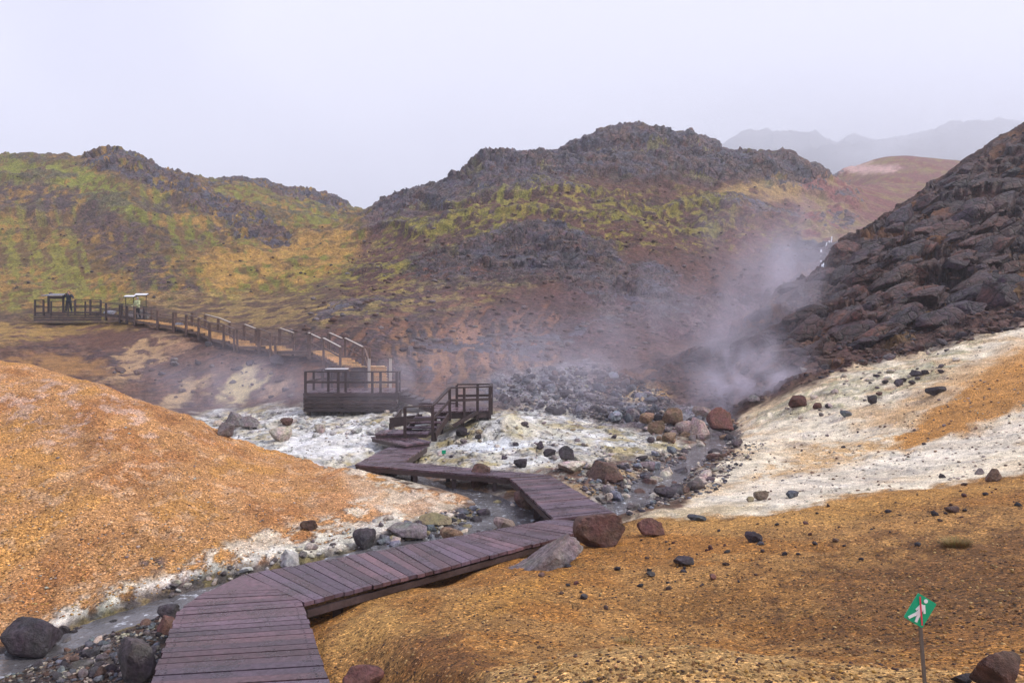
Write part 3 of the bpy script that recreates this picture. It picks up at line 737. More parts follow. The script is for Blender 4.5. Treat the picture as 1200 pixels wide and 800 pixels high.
# white flat
paint(M_flat, (.58, .54, .45), (.35, .2, .35))
FL1 = fbm(X * 1.3, Y * .9, 6, 1, .62); FL2 = fbm(X * 3.1, Y * 1.8 + 7, 5, 3, .62)
paint(M_flat * patch(FL2, .5, .58), (.30, .31, .34), (.2, .4, .6), .6)
paint(M_flat * patch(FL1, .54, .64), (.66, .66, .64), (.3, .2, .2), .9)
paint(M_flat * patch(1 - FL1, .56, .66), (.42, .34, .15), (.5, .2, .2), .75)
paint(M_flat * patch(fbm(X * 5, Y * 3, 4, 5), .60, .68), (.12, .11, .11), RK, .45)
paint(blob(385, 520, 80, 22, 0, 16, 30), (.72, .72, .72), (.2, .1, .3), .75)
paint(blob(600, 505, 90, 12, .05, 16, 30), (.62, .58, .46), (.3, .2, .2), .6)
paint(blob(570, 523, 60, 5, -.03, 16, 30), (.68, .72, .76), (.1, 0, .8), .7)
# brown bank between the flat, the walk and the right stream
mid = mask([(590, 552), (640, 548), (700, 545), (770, 530), (850, 520), (880, 530), (840, 570), (740, 600), (715, 598), (650, 560)], 13, 24, 5, 10)
paint(mid, (.19, .12, .09), (.4, .5, .4))
paint(mid * patch(FL2, .5, .58), (.36, .34, .30), (.3, .3, .3), .85)
paint(mid * patch(FL1, .56, .64), (.40, .27, .13), GR, .7)
m2 = mask([(420, 548), (560, 556), (600, 562), (650, 606), (560, 600), (500, 590), (545, 580), (480, 568)], 12.5, 18.5, 4, 8)
paint(m2, (.23, .15, .10), (.4, .4, .5))
paint(m2 * patch(FL2, .52, .6), (.34, .31, .29), (.3, .3, .5), .7)
# right white / pale slope
paint(M_rw, (.72, .61, .45), (.55, .1, .1))
RW1 = fbm(X * .8 + Y * .35, Y * .5, 6, 2, .6); RW2 = fbm(X * 2.2, Y * 1.6, 5, 6, .6)
paint(M_rw * patch(RW1, .48, .60), (.76, .69, .55), (.4, .1, .1), .7)
paint(M_rw * patch(1 - RW1, .50, .66), (.58, .42, .25), (.8, .1, 0), .75)
paint(mask([(890, 500), (880, 488), (930, 462), (980, 440), (1100, 410), (1160, 395), (1110, 440), (1040, 470), (960, 480)], 22, 31, 5, 10) * patch(RW2, .42, .56), (.46, .43, .27), (.4, .4, .1), .7)
paint(mask([(870, 560), (960, 520), (1050, 505), (1130, 495), (1060, 530), (980, 545), (900, 575)], 13, 22, 8, 12) * patch(RW2, .4, .52), (.58, .36, .15), (.9, 0, 0), .7)
paint(M_rw * mask([(830, 585), (900, 560), (1000, 545), (1200, 490), (1600, 400), (1600, 440), (1200, 520), (1040, 565), (920, 590), (850, 600)], 11, 21, 6, 10), (.74, .68, .57), (.4, .1, .2), .75)
paint(M_rw * mask([(720, 620), (740, 600), (840, 592), (900, 592), (820, 612)], 11, 16, 5, 10), (.58, .47, .30), (.6, .1, .1), .8)
paint(M_rw * patch(RW2, .60, .68), (.42, .40, .38), (.3, .3, .2), .35)
paint(M_orange, (.50, .25, .065), (1, 0, 0), .95)
paint(mask([(1000, 500), (1060, 470), (1200, 395), (1500, 290), (1500, 330), (1200, 420), (1060, 490)], 16, 30, 8, 10), (.60, .37, .17), (.8, 0, 0), .6)
# left mound
paint(M_mound, (.49, .27, .118), (1, 0, 0))
MN = fbm(X * 1.1, Y * .8, 6, 1, .6); MN2 = fbm(X * 3.6, Y * 3, 5, 4, .65)
paint(M_mound * patch(MN, .52, .66), (.36, .165, .06), (1, 0, 0), .7)
paint(M_mound * patch(1 - MN, .56, .68), (.52, .28, .085), (1, 0, 0), .7)
paint(M_mound * patch(MN2, .60, .67) * patch(PY, 395, 460), (.62, .44, .30), (1, 0, 0), .4)
paint(M_mound * blob(60, 480, 180, 40, .2, 8, 18.5) * patch(MN2, .52, .60), (.52, .38, .33), (1, 0, 0), .5)
paint(M_mound * blob(420, 600, 60, 45, .6, 8, 18.5), (.54, .30, .15), (1, 0, 0), .6)
paint(M_mound * blob(180, 662, 16, 14, .6, 8, 14) * patch(MN2, .42, .5), (.20, .17, .17), (.5, .5, 0), .8)
shore = mask([(20, 745), (60, 712), (140, 690), (200, 672), (260, 645), (330, 618), (400, 600), (440, 575), (390, 548), (430, 545), (500, 570), (548, 580), (545, 594), (480, 614), (410, 645), (330, 662), (240, 690), (150, 712), (60, 745)], 7.5, 18, 5, 14)
sh2 = mask([(30, 735), (60, 722), (150, 692), (240, 665), (330, 645), (400, 622), (470, 596), (500, 605), (410, 648), (330, 664), (240, 690), (150, 712), (60, 742)], 7.5, 18, 4, 10)
paint(shore * patch(MN2, .40, .50), (.70, .62, .50), (.6, .2, .1), .8)
paint(sh2 * patch(MN2, .30, .42), (.74, .71, .62), (.4, .3, .2), .9)
paint(mask([(400, 562), (430, 570), (490, 580), (545, 584), (480, 612), (440, 600)], 10, 18, 8, 10), (.62, .48, .35), (.6, .1, 0), .6)
# stream bed
bed = np.clip(1.15 - DS1 / .95, 0, 1) * (PY > 600)
paint(sstep(.1, .5, bed) * (1 - M_near) * (1 - M_mound), (.13, .115, .10), (.4, .7, .6), 1)
paint(sstep(.0, .4, np.clip(1.1 - DS1 / 1.3, 0, 1)) * patch(MN2, .5, .58) * (YG < 14) * (1 - M_near) * (1 - M_mound), (.30, .24, .10), (.5, .5, .5), .7)
bl = mask([(-300, 1000), (-100, 810), (60, 760), (150, 735), (215, 715), (185, 800), (160, 1000)], 4, 9.4, 5, 10)
paint(bl, (.105, .085, .075), (.7, .6, .5))
paint(bl * patch(MN2, .5, .6), (.20, .13, .09), (.8, .4, .3), .8)
# near slope
paint(M_near, (.42, .235, .082), (1, 0, 0))
NN = fbm(X * .9 + .5 * Y, Y * .7, 6, 5, .62)
paint(M_near * patch(NN, .50, .64), (.36, .17, .042), (1, 0, 0), .8)
paint(M_near * blob(1120, 690, 260, 75, -.15, 3, 10), (.20, .098, .034), (1, 0, 0), .9)
paint(M_near * blob(860, 700, 130, 26, -.3, 3, 10), (.30, .15, .042), (1, 0, 0), .6)
paint(M_near * blob(515, 770, 75, 24, .1, 3, 8), (.20, .095, .034), (1, 0, 0), .9)
paint(M_near * blob(430, 735, 60, 22, -.3, 4, 9), (.50, .30, .10), (.8, 0, 0), .7)
paint(M_near * blob(600, 700, 90, 20, -.3, 4, 10), (.52, .28, .07), (1, 0, 0), .5)
paint(M_near * mask([(720, 618), (800, 606), (1000, 585), (1200, 556), (1200, 575), (1000, 610), (850, 630)], 8, 14, 8, 10), (.50, .29, .09), (1, 0, 0), .6)
paint(M_lip, (.56, .36, .15), (1, 0, 0), .8)
paint(M_lip * patch(MN2, .52, .62), (.36, .19, .06), (1, 0, 0), .7)
WAT = np.clip(1 - DS2 / (.5 + .7 * MN2), 0, 1) * (YG > 13) * (YG < 34) * (1 - M_near)
paint(sstep(.1, .6, WAT), (.14, .12, .13), (.3, .7, .7), .85)

# ---------------------------------------------------------------- ground mesh
verts = np.stack([XG + DX, YG + DY, Z], -1).reshape(-1, 3).astype(np.float32)
idx = np.arange(NR * NC, dtype=np.int32).reshape(NR, NC)
quads = np.stack([idx[:-1, :-1], idx[:-1, 1:], idx[1:, 1:], idx[1:, :-1]], -1).reshape(-1, 4)
me = bpy.data.meshes.new('ground')
me.vertices.add(len(verts)); me.vertices.foreach_set('co', verts.ravel())
me.loops.add(quads.size); me.loops.foreach_set('vertex_index', quads.ravel())
me.polygons.add(len(quads)); me.polygons.foreach_set('loop_start', np.arange(0, quads.size, 4, dtype=np.int32)); me.polygons.foreach_set('loop_total', np.full(len(quads), 4, np.int32))
me.polygons.foreach_set('use_smooth', np.ones(len(quads), bool))
me.update(calc_edges=True)
col[:] = np.clip(col, .001, 1) ** 1.14 * 1.07 * (1 + .28 * M_left + .18 * M_ctr * (1 - M_low))[..., None]
for nm, arr in (('Col', col), ('Par', par)):
    at = me.attributes.new(nm, 'FLOAT_COLOR', 'POINT')
    at.data.foreach_set('color', np.concatenate([np.clip(arr, 0, 1).reshape(-1, 3), np.ones((NR * NC, 1), np.float32)], 1).ravel())
for k_ in ('ground', 'crag', 'slab'): me.materials.append(MAT[k_])


def facemask(m, lo): return ((m[:-1, :-1] + m[1:, 1:]) * .5 > lo).ravel()


MI_ = np.zeros(len(quads), np.int32)
rockn = fbm(X * .5, Y * .5, 4, 2)
MI_[facemask(np.maximum(M_top * patch(STR + .6 * (H3 - .5), .38, .48), np.maximum(M_crag, M_lrock) * patch(H3, .36, .5)), .5)] = 1
MI_[facemask(np.maximum(M_ctr * patch(STR, .57, .62) * patch(H3, .42, .5), 0), .6)] = 1
MI_[facemask(M_blocks * patch(rockn, .43, .52) * M_dark, .5)] = 2
me.polygons.foreach_set('material_index', MI_)
ground = bpy.data.objects.new('ground', me); C.objects.link(ground); ground['kind'] = 'structure'


def Hxy(x, y):
    a = np.atleast_1d(np.asarray(x, float) / (np.asarray(y, float) + 4.0)); s = np.atleast_1d(np.log(np.asarray(y, float) + 4.0))
    return bil(Z, agrid, sgrid, a, s)


YS = np.exp(np.linspace(math.log(3.0), math.log(400), 2600))


def hit(px, py, ymin=3.0):
    """first ground point seen through that place of the photograph"""
    x = (px - 600) / F * YS; h = Hxy(x, YS); ray = (HZ - py) / F * YS
    ok = (h >= ray) & (YS >= ymin)
    if not ok.any(): return None
    i = int(np.argmax(ok)); y = YS[i]
    return Vector((x[i], y, h[i]))
# ---------------------------------------------------------------- boardwalks
rnd = random.Random(5)


def tint(v=.22, warm=.08):
    k = 1 + rnd.uniform(-v, v); t = rnd.uniform(-warm, warm)
    return (k * (1 + t), k, k * (1 - t))


def lerp(a, b, t): return a + (b - a) * t


def planks(mb, A, B, C_, D_, n, th=.045, gap=.012, shr=.0, jut=.02, screws=False):
    """planks between edge A-B (start) and D-C (end): left side A->D, right side B->C"""
    LL = ((A - D_).length + (B - C_).length) / 2
    g = gap / max(LL, .01) / 2
    for i in range(n):
        t0 = i / n + g; t1 = (i + 1) / n - g
        a, d = lerp(A, D_, t0), lerp(A, D_, t1); b, c = lerp(B, C_, t0), lerp(B, C_, t1)
        e = (b - a).normalized()
        j0, j1 = rnd.uniform(0, jut), rnd.uniform(0, jut)
        a = a - e * j0; d = d - e * j0; b = b + e * j1; c = c + e * j1
        dz = Vector((0, 0, rnd.uniform(-.004, .004))); t = Vector((0, 0, th))
        mb.cc = tint(.38, .1)
        mb.hexa([a - t + dz, b - t + dz, c - t + dz, d - t + dz, a + dz, b + dz, c + dz, d + dz])
        if screws:
            mb.cc = (.12, .12, .14)
            for fr_ in (.06, .94):
                for g_ in (.28, .72):
                    q = lerp(lerp(a, b, fr_), lerp(d, c, fr_), g_) + dz; r_ = .007
                    mb.hexa([q + Vector((sx * r_, sy * r_, hz_)) for hz_ in (-.002, .0015) for sx, sy in ((-1, -1), (1, -1), (1, 1), (-1, 1))])
    mb.cc = (1, 1, 1)


def centroid(poly): return sum((Vector(p) for p in poly), Vector()) / len(poly)


def beams(parent, poly, z, drop=.05, h=.15, skip=()):
    mb = MB()
    for i in range(len(poly)):
        if i in skip: continue
        a, b = poly[i].copy(), poly[(i + 1) % len(poly)].copy()
        a.z = b.z = z - drop - h / 2
        c = centroid(poly); c.z = a.z
        a = a + (c - a).normalized() * .07; b = b + (c - b).normalized() * .07
        mb.bar(a, b, .05, h)
    return mb.build('side_beam', MAT['dark_wood'], parent)


def legs(parent, spots, z):
    for x, y in spots:
        g = float(Hxy(x, y)[0])
        mb = MB(); mb.post((x, y, g - .25), z, .1, .1); mb.build('support_post', MAT['dark_wood'], parent)


c0_ = centroid(D2)
walk = empty('boardwalk', (c0_.x, c0_.y, float(Hxy(c0_.x, c0_.y)[0])), 'long zigzag boardwalk of wet purple brown planks leading from the bottom edge across the stream', 'boardwalk')
# near section, 40 planks across
mb = MB()
planks(mb, D1[0], D1[1], D1[2], D1[5], 32, screws=True)
# mitred joint: planks keep turning towards the next section
k = [D1[5], D1[4], D1[3]]
planks(mb, D1[5] + Vector((0, .012, 0)), D1[2] + Vector((0, .012, 0)), lerp(D1[2], D1[3], .42), D1[4], 5)
mb.build('near_planking', MAT['wet_wood'], walk)
beams(walk, [D1[0], D1[1], D1[2], D1[3], D1[4], D1[5]], ZN, h=.08, skip=(2,))
mb = MB()
q42 = lerp(D1[2], D1[3], .42)
# wedge at the bend then the long diagonal section
mb.cc = tint(); mb.prism([(D1[4].x + .02, D1[4].y + .01), (q42.x + .02, q42.y + .01), (D1[3].x, D1[3].y - .02)], ZN - .05, ZN - .004); mb.cc = (1, 1, 1)
a2 = D2[0]; r1 = D2[1]; r2_ = D2[2]; l2 = D2[3]; l1 = D2[4]
a2 = a2 + (r1 - a2).normalized() * .02; l1 = l1 + (l2 - l1).normalized() * .02
lm = lerp(l1, l2, .44)
planks(mb, l1, a2, r1, lm, 15, jut=.03, screws=True)
planks(mb, lm, r1, r2_, l2, 21, jut=.03, screws=True)
mb.build('diagonal_planking', MAT['wet_wood'], walk)
beams(walk, [D2[0], D2[1], D2[2], D2[3], D2[4]], Z2, h=.08, skip=(4, 2))
mb = MB()
up = Vector((0, 0, .03))
planks(mb, D3[0] + up * 0, D3[1], D3[2], D3[3], 27)
mb.build('far_planking', MAT['wet_wood'], walk)
beams(walk, D3, Z3, h=.1)
mb = MB()
planks(mb, D4[0] + Vector((0, .0, 0)), D4[1], D4[2], D4[3], 30)
mb.build('cross_planking', MAT['wet_wood'], walk)
beams(walk, D4, Z4, h=.1)
mb = MB()
planks(mb, D5[0], D5[1], D5[2], D5[3], 22)
mb.build('end_planking', MAT['wet_wood'], walk)
beams(walk, D5, Z4)
sp = []
for poly, n_ in ((D2, 5), (D3, 3), (D4, 4), (D5, 3)):
    if poly is D2: e1, e2, f1_, f2_ = D2[0], D2[2], D2[4], D2[3]
    else: e1, e2, f1_, f2_ = poly[1], poly[2], poly[0], poly[3]
    for i in range(n_):
        t = (i + .5) / n_
        for p, q in ((lerp(e1, e2, t), lerp(f1_, f2_, t)), (lerp(f1_, f2_, t), lerp(e1, e2, t))):
            c = p + (q - p).normalized() * .14
            sp.append((c.x, c.y))
legs(walk, sp, ZN - .22)


def railing(parent, pts_, h=1.0, posts=True, mid=(.5,), wood='dark_wood', pw=.09, rail=(.11, .05), flat_top=None):
    """pts_: deck-level points with a post at each"""
    rm = MB()
    for a, b in zip(pts_[:-1], pts_[1:]):
        rm.bar(a + Vector((0, 0, h)), b + Vector((0, 0, h)), rail[0], rail[1])
    rm.build('handrail', MAT[wood], parent)
    rm = MB()
    for a, b in zip(pts_[:-1], pts_[1:]):
        for m_ in mid: rm.bar(a + Vector((0, 0, h * m_)), b + Vector((0, 0, h * m_)), .04, .09)
    rm.build('middle_rail', MAT[wood], parent)
    if posts:
        for p in pts_:
            m_ = MB(); m_.post(p - Vector((0, 0, .3)), p.z + h - .026, pw, pw); m_.build('post', MAT[wood], parent)


# two loose slab steps and the railed footbridge
sa = centroid(DA)
st = empty('wooden_step', (sa.x, sa.y, float(Hxy(sa.x, sa.y)[0])), 'low dark slab step, lower of the two at the far end of the boardwalk', 'step')
mb = MB(); planks(mb, DA[0], DA[1], DA[2], DA[3], 7, .05); mb.build('planking', MAT['wet_wood'], st); beams(st, DA, ZA, h=.1)
sb_ = centroid(DB)
st = empty('wooden_step', (sb_.x, sb_.y, float(Hxy(sb_.x, sb_.y)[0])), 'upper dark slab step just below the railed footbridge', 'step')
mb = MB(); planks(mb, DB[0], DB[3], DB[2], DB[1], 9, .05); mb.build('planking', MAT['wet_wood'], st); beams(st, DB, ZBt, h=.1)

cb = centroid(DC)
br = empty('footbridge', (cb.x, cb.y, float(Hxy(cb.x, cb.y)[0])), 'dark timber footbridge with steps and railings in the middle of the white flat', 'footbridge')
mb = MB()
planks(mb, DC[0], DC[3], DC[2], DC[1], 14)
w1 = [Vector((-2.75, 24.5, ZC)), Vector((-1.55, 24.75, ZC)), Vector((-2.2, 27.2, ZC - .1)), Vector((-3.7, 26.9, ZC - .1))]
planks(mb, w1[0], w1[1], w1[2], w1[3], 16)
mb.build('deck', MAT['wet_wood'], br)
beams(br, DC, ZC, h=.2); beams(br, w1, ZC, h=.2)
mb = MB()
sx0, sx1 = PZ(473, 507, ZBt).x - .05, PZ(509, 507, ZBt).x
for i, (py_, zz) in enumerate(((500, -2.73), (494, -2.62), (488, -2.5))):
    yy = 21.75 + i * .4
    mb.cc = tint(); mb.hexa([(sx0 + .1 * i, yy, zz - .045), (sx1 + .1 * i, yy, zz - .045), (sx1 + .1 * i, yy + .36, zz - .045), (sx0 + .1 * i, yy + .36, zz - .045), (sx0 + .1 * i, yy, zz), (sx1 + .1 * i, yy, zz), (sx1 + .1 * i, yy + .36, zz), (sx0 + .1 * i, yy + .36, zz)])
mb.build('stair_tread', MAT['wet_wood'], br)
mb = MB()
for x_ in (sx0, sx1): mb.bar((x_ - .02, 21.6, -2.98), (x_ + .28, 23.0, ZC - .12), .05, .22)
mb.bar((-4.1, 22.9, -2.9), (-4.1, 25.2, -2.62), .05, .3); mb.bar((-4.1, 22.9, -2.72), (-3.0, 22.9, -2.6), .05, .32)
mb.build('stair_stringer', MAT['dark_wood'], br)
fr = [PZ(474.6, 508, ZBt), PZ(507, 505.5, ZBt)]
rt = [Vector((fr[0].x, fr[0].y, ZBt)), Vector((fr[1].x, fr[1].y, ZBt)), Vector((P(527, 482, 23.05).x, 23.05, ZC)), Vector((P(544, 482, 23.2).x, 23.2, ZC)), Vector((P(559.6, 482, 23.4).x, 23.4, ZC)), Vector((P(574, 482, 23.6).x, 23.6, ZC))]
railing(br, rt, .82, mid=(.48, ))
rt2 = [Vector((-2.0, 24.75, ZC)), Vector((-1.25, 24.9, ZC)), Vector((-.75, 25.0, ZC))]
railing(br, rt2, .82)
railing(br, [rt[-1], rt2[-1]], .82, posts=False)
mb = MB(); mb.bar(P(531, 499, 23.0), P(560, 482.5, 23.3), .07, .12); mb.build('brace', MAT['dark_wood'], br)
legs(br, [(-2.6, 23.2), (-1.7, 23.45), (-.85, 23.75), (-2.5, 24.4), (-.9, 24.9), (-3.1, 26.6)], ZC - .2)

# viewing platform with plank skirt
cd = centroid(DD)
pl = empty('viewing_platform', (cd.x, cd.y, float(Hxy(cd.x, cd.y)[0])), 'square viewing platform with dark plank skirt and railing at the foot of the hill', 'platform')
mb = MB(); planks(mb, DD[0], DD[3], DD[2], DD[1], 28); mb.build('deck', MAT['wet_wood'], pl)
mb = MB()
for face in ((DD[0], DD[1]), (DD[1], DD[2]), (DD[0], DD[3])):
    for i in range(5):
        z = ZD - .09 - i * .165
        a, b = face[0].copy(), face[1].copy(); a.z = b.z = z
        mb.cc = tint(.3); off = Vector((0, -.03, 0)) if face[0] is DD[0] and face[1] is DD[1] else Vector((.03 if face[0] is DD[1] else -.03, 0, 0))
        mb.bar(a + off, b + off, .035, .14)
mb.cc = (1, 1, 1)
mb.build('skirt_boards', MAT['dark_wood'], pl)
mb = MB()
for i in range(4): mb.bar((-8.9, 29.62 + i * .9, ZD - .12), (-5.0, 29.62 + i * .9, ZD - .12), .08, .16)
mb.build('joists', MAT['dark_wood'], pl)


def pxx(px, y): return (px - 600) / F * y


frp = [Vector((pxx(q, 29.5), 29.5, ZD)) for q in (358, 396.4, 436.3, 446, 465)]
railing(pl, frp, .9, mid=(.5,), pw=.1)
railing(pl, [frp[0], Vector((-9.0, 31, ZD)), Vector((-9.0, 32.4, ZD))], .9)
railing(pl, [Vector((-9.0, 32.45, ZD)), Vector((pxx(389, 32.45), 32.45, ZD)), Vector((pxx(408, 32.45), 32.45, ZD)), Vector((pxx(428, 32.45), 32.45, ZD))], .9)
railing(pl, [frp[-1], Vector((-5.0, 30.4, ZD))], .9)
legs(pl, [(-8.8, 29.7), (-7.4, 29.7), (-6.2, 29.7), (-5.1, 29.7), (-8.8, 32.2), (-5.1, 32.2)], ZD - .2)
# side steps going down to the right
ps = empty('side_stairs', (-4.3, 30.3, float(Hxy(-4.3, 30.3)[0])), 'short dark timber steps going down right from the viewing platform', 'stairs')
mb = MB()
for i in range(5):
    x0 = -4.88 + i * .3; z = ZD - .12 - i * .1
    mb.cc = tint(.3); mb.hexa([(x0, 29.6, z - .05), (x0 + .33, 29.6, z - .05), (x0 + .33, 31.0, z - .05), (x0, 31.0, z - .05), (x0, 29.6, z), (x0 + .33, 29.6, z), (x0 + .33, 31.0, z), (x0, 31.0, z)])
mb.build('stair_tread', MAT['dark_wood'], ps)
mb = MB(); mb.bar((-4.9, 29.6, ZD - .24), (-3.3, 29.6, ZD - .78), .05, .22); mb.bar((-4.9, 31, ZD - .24), (-3.3, 31, ZD - .78), .05, .22); mb.build('stair_stringer', MAT['dark_wood'], ps)


def info_board(x, y, z, w, h_, label, zpanel, tilt=.45, depth=.6, group=None, lw=.09):
    e = empty('information_board', (x, y, z), label, 'information board', group)
    m_ = MB(); c, s = math.cos(tilt), math.sin(tilt)
    a = Vector((x - w / 2, y - depth / 2 * c, zpanel - depth / 2 * s)); b = Vector((x + w / 2, y - depth / 2 * c, zpanel - depth / 2 * s))
    dd = Vector((0, depth * c, depth * s)); up_ = Vector((0, -s, c)) * .03
    m_.hexa([a, b, b + dd, a + dd, a + up_, b + up_, b + dd + up_, a + dd + up_]); m_.build('panel', MAT['panel'], e)
    m_ = MB(); m_.hexa([a - up_ * 2 - Vector((.03, 0, 0)), b - up_ * 2 + Vector((.03, 0, 0)), b + dd - up_ * 2 + Vector((.03, 0, 0)), a + dd - up_ * 2 - Vector((.03, 0, 0)), a - up_ * .05 - Vector((.03, 0, 0)), b - up_ * .05 + Vector((.03, 0, 0)), b + dd - up_ * .05 + Vector((.03, 0, 0)), a + dd - up_ * .05 - Vector((.03, 0, 0))]); m_.build('frame', MAT['dark_wood'], e)
    for sx in (-1, 1):
        m_ = MB(); m_.post((x + sx * w * .4, y, z), zpanel - .04, lw, lw); m_.build('leg', MAT['dark_wood'], e)
    return e


info_board(pxx(395, 29.9), 29.9, ZD, .95, 0, 'slanted information panel on the railing of the lower viewing platform', ZD + 1.0, .07, .35)

# stairs of ochre planks climbing from the platform
us = empty('stairway', (P(428, 430, 34.4).x, 34.4, float(Hxy(P(428, 430, 34.4).x, 34.4)[0])), 'ochre wooden stairway with pale painted sheen on its handrails climbing behind the viewing platform', 'stairway')
zl = (HZ - 429) / F * 34.8
mb = MB(); nst = 7
x0, x1 = pxx(434, 33), pxx(455, 33)
for i in range(nst):
    t = (i + .5) / nst; y = lerp(32.5, 34.3, t); z = lerp(ZD + .08, zl, (i + 1) / nst)
    mb.cc = tint(.15); sh_ = -.05 * i
    mb.hexa([(x0 + sh_, y - .14, z - .05), (x1 + sh_, y - .14, z - .05), (x1 + sh_, y + .16, z - .05), (x0 + sh_, y + .16, z - .05), (x0 + sh_, y - .14, z), (x1 + sh_, y - .14, z), (x1 + sh_, y + .16, z), (x0 + sh_, y + .16, z)])
    mb.cc = tint(.15); mb.hexa([(x0 + sh_, y - .12, z - .19), (x1 + sh_, y - .12, z - .19), (x1 + sh_, y - .09, z - .19), (x0 + sh_, y - .09, z - .19), (x0 + sh_, y - .12, z - .052), (x1 + sh_, y - .12, z - .052), (x1 + sh_, y - .09, z - .052), (x0 + sh_, y - .09, z - .052)])
mb.build('lower_flight', MAT['new_wood'], us)
la = [Vector((pxx(411, 34.4), 34.4, zl)), Vector((pxx(452, 34.4), 34.4, zl)), Vector((pxx(450, 35.8), 35.8, zl)), Vector((pxx(411, 35.8), 35.8, zl))]
mb = MB(); planks(mb, la[0], la[3], la[2], la[1], 12); mb.build('landing', MAT['new_wood'], us)
mb = MB()
for i in range(2): mb.bar(la[0] - Vector((0, .03, .12 + i * .13)), Vector((pxx(433, 34.4), 34.37, zl - .12 - i * .13)), .03, .11)
mb.build('skirt_boards', MAT['dark_wood'], us)
# white capped newel posts
for q in (432.5, 457.5):
    m_ = MB(); m_.post((pxx(q, 32.6), 32.6, ZD - .3), (HZ - 420.5) / F * 32.6, .11, .11); m_.build('newel_post', MAT['pale_post'], us)


def flight(parent, p0, p1, w, n_, mat='new_wood', name='flight', riser=True):
    """steps from low p0 up to p1, width w"""
    m_ = MB(); d = Vector((p1.x - p0.x, p1.y - p0.y, 0)); L_ = d.length; d.normalize(); nn = Vector((-d.y, d.x, 0)) * w / 2
    for i in range(n_):
        z = lerp(p0.z, p1.z, (i + 1) / n_ if n_ > 1 else 1); a = p0 + d * (L_ * i / n_ + .01); b = p0 + d * (L_ * (i + 1) / n_ + .02)
        a.z = b.z = z; t = Vector((0, 0, .05)); m_.cc = tint(.18)
        m_.hexa([a - nn - t, b - nn - t, b + nn - t, a + nn - t, a - nn, b - nn, b + nn, a + nn])
        rz = abs(p1.z - p0.z) / n_
        if riser and rz > .06:
            e = a + d * .03; t2 = Vector((0, 0, rz - .004)); m_.cc = tint(.18)
            m_.hexa([a - nn - t2, e - nn - t2, e + nn - t2, a + nn - t2, a - nn - t * 1.05, e - nn - t * 1.05, e + nn - t * 1.05, a + nn - t * 1.05])
    o = m_.build(name, MAT[mat], parent)
    m_ = MB()
    for s in (-1, 1): m_.bar(p0 + nn * s * .97 - Vector((0, 0, .12)), p1 + nn * s * .97 - Vector((0, 0, .12)), .05, .12)
    m_.build('stringer', MAT['grey_wood'], parent)
    return o


def off(a, b, s):
    d = Vector((b.x - a.x, b.y - a.y, 0)).normalized(); return Vector((-d.y, d.x, 0)) * s


p_low = Vector((pxx(412, 35.2), 35.2, zl)); p_up = P(392, 417.5, 36.8); p_l2 = P(388, 417.5, 37.0); p_top = P(374, 410.5, 38.2)
flight(us, p_low, p_up, 1.2, 5, name='middle_flight')
flight(us, p_l2, p_top, 1.2, 5, name='upper_flight')


def rail_run(parent, a, b, h=.95, posts=True, sheen=True, wood='grey_wood', mid=True):
    m_ = MB(); H_ = Vector((0, 0, h)); m_.bar(a + H_, b + H_, .08, .05)
    m_.build('handrail', MAT[wood], parent)
    if mid: m_ = MB(); m_.bar(a + H_ * .5, b + H_ * .5, .04, .08); m_.build('middle_rail', MAT[wood], parent)
    if sheen:
        m_ = MB(); c = Vector((0, 0, h + .042)); m_.bar(a + c, b + c, .10, .03); m_.build('rail_sheen', MAT['pale_post'], parent)  # pale strip stands in for sky glint on the wet rail top


def postat(parent, p, h=.95, wood='grey_wood', w=.11):
    m_ = MB(); m_.post(p - Vector((0, 0, .45)), p.z + h - .027, w, w); m_.build('post', MAT[wood], parent)


for s in (-.62, .62):
    o1 = off(p_low, p_up, s); A_, B_ = p_low + o1, p_up + o1; Cc, Dd = p_l2 + o1, p_top + o1
    E_ = Vector((pxx(428, 34.5), A_.y, zl))
    rail_run(us, A_, B_); rail_run(us, B_, Cc, sheen=False); rail_run(us, Cc, Dd); rail_run(us, A_, E_, sheen=False)
    for p in (A_, B_, Dd, E_): postat(us, p)
G_ = Vector((pxx(428, 34.5), 34.45, zl)); H2_ = Vector((pxx(433, 32.7), 32.7, ZD + .3))
rail_run(us, G_, H2_, .9, sheen=False)

# long stepped walk across the slope to the upper platform
uw = empty('stepped_walkway', (PATHW[4].x, PATHW[4].y, float(Hxy(PATHW[4].x, PATHW[4].y)[0])), 'long stepped wooden walkway with weathered railings crossing the slope above the steam', 'walkway')
for i, (a, b) in enumerate(zip(PATHW[:-1], PATHW[1:])):
    steep = abs(a.z - b.z) / max(.1, Vector((a.x - b.x, a.y - b.y)).length) > .12
    nst = max(2, int(round(abs(a.z - b.z) / .17))) if steep else max(2, int((a - b).length / .4))
    lo, hi_ = (a, b) if a.z < b.z else (b, a)
    last = i >= len(PATHW) - 2
    flight(uw, lo, hi_, 1.2, nst, 'grey_wood' if last else 'new_wood', 'planking')
    for s in (-.66, .66):
        o1 = off(lo, hi_, s)
        rail_run(uw, lo + o1, hi_ + o1, 1.02 if not last else .8, sheen=steep and s < 0)
        if s * (1 if (hi_.x < lo.x) else -1) > -9: postat(uw, hi_ + o1, 1.0); postat(uw, lo + o1 + (hi_ - lo) * .06, 1.0 if not last else .8)

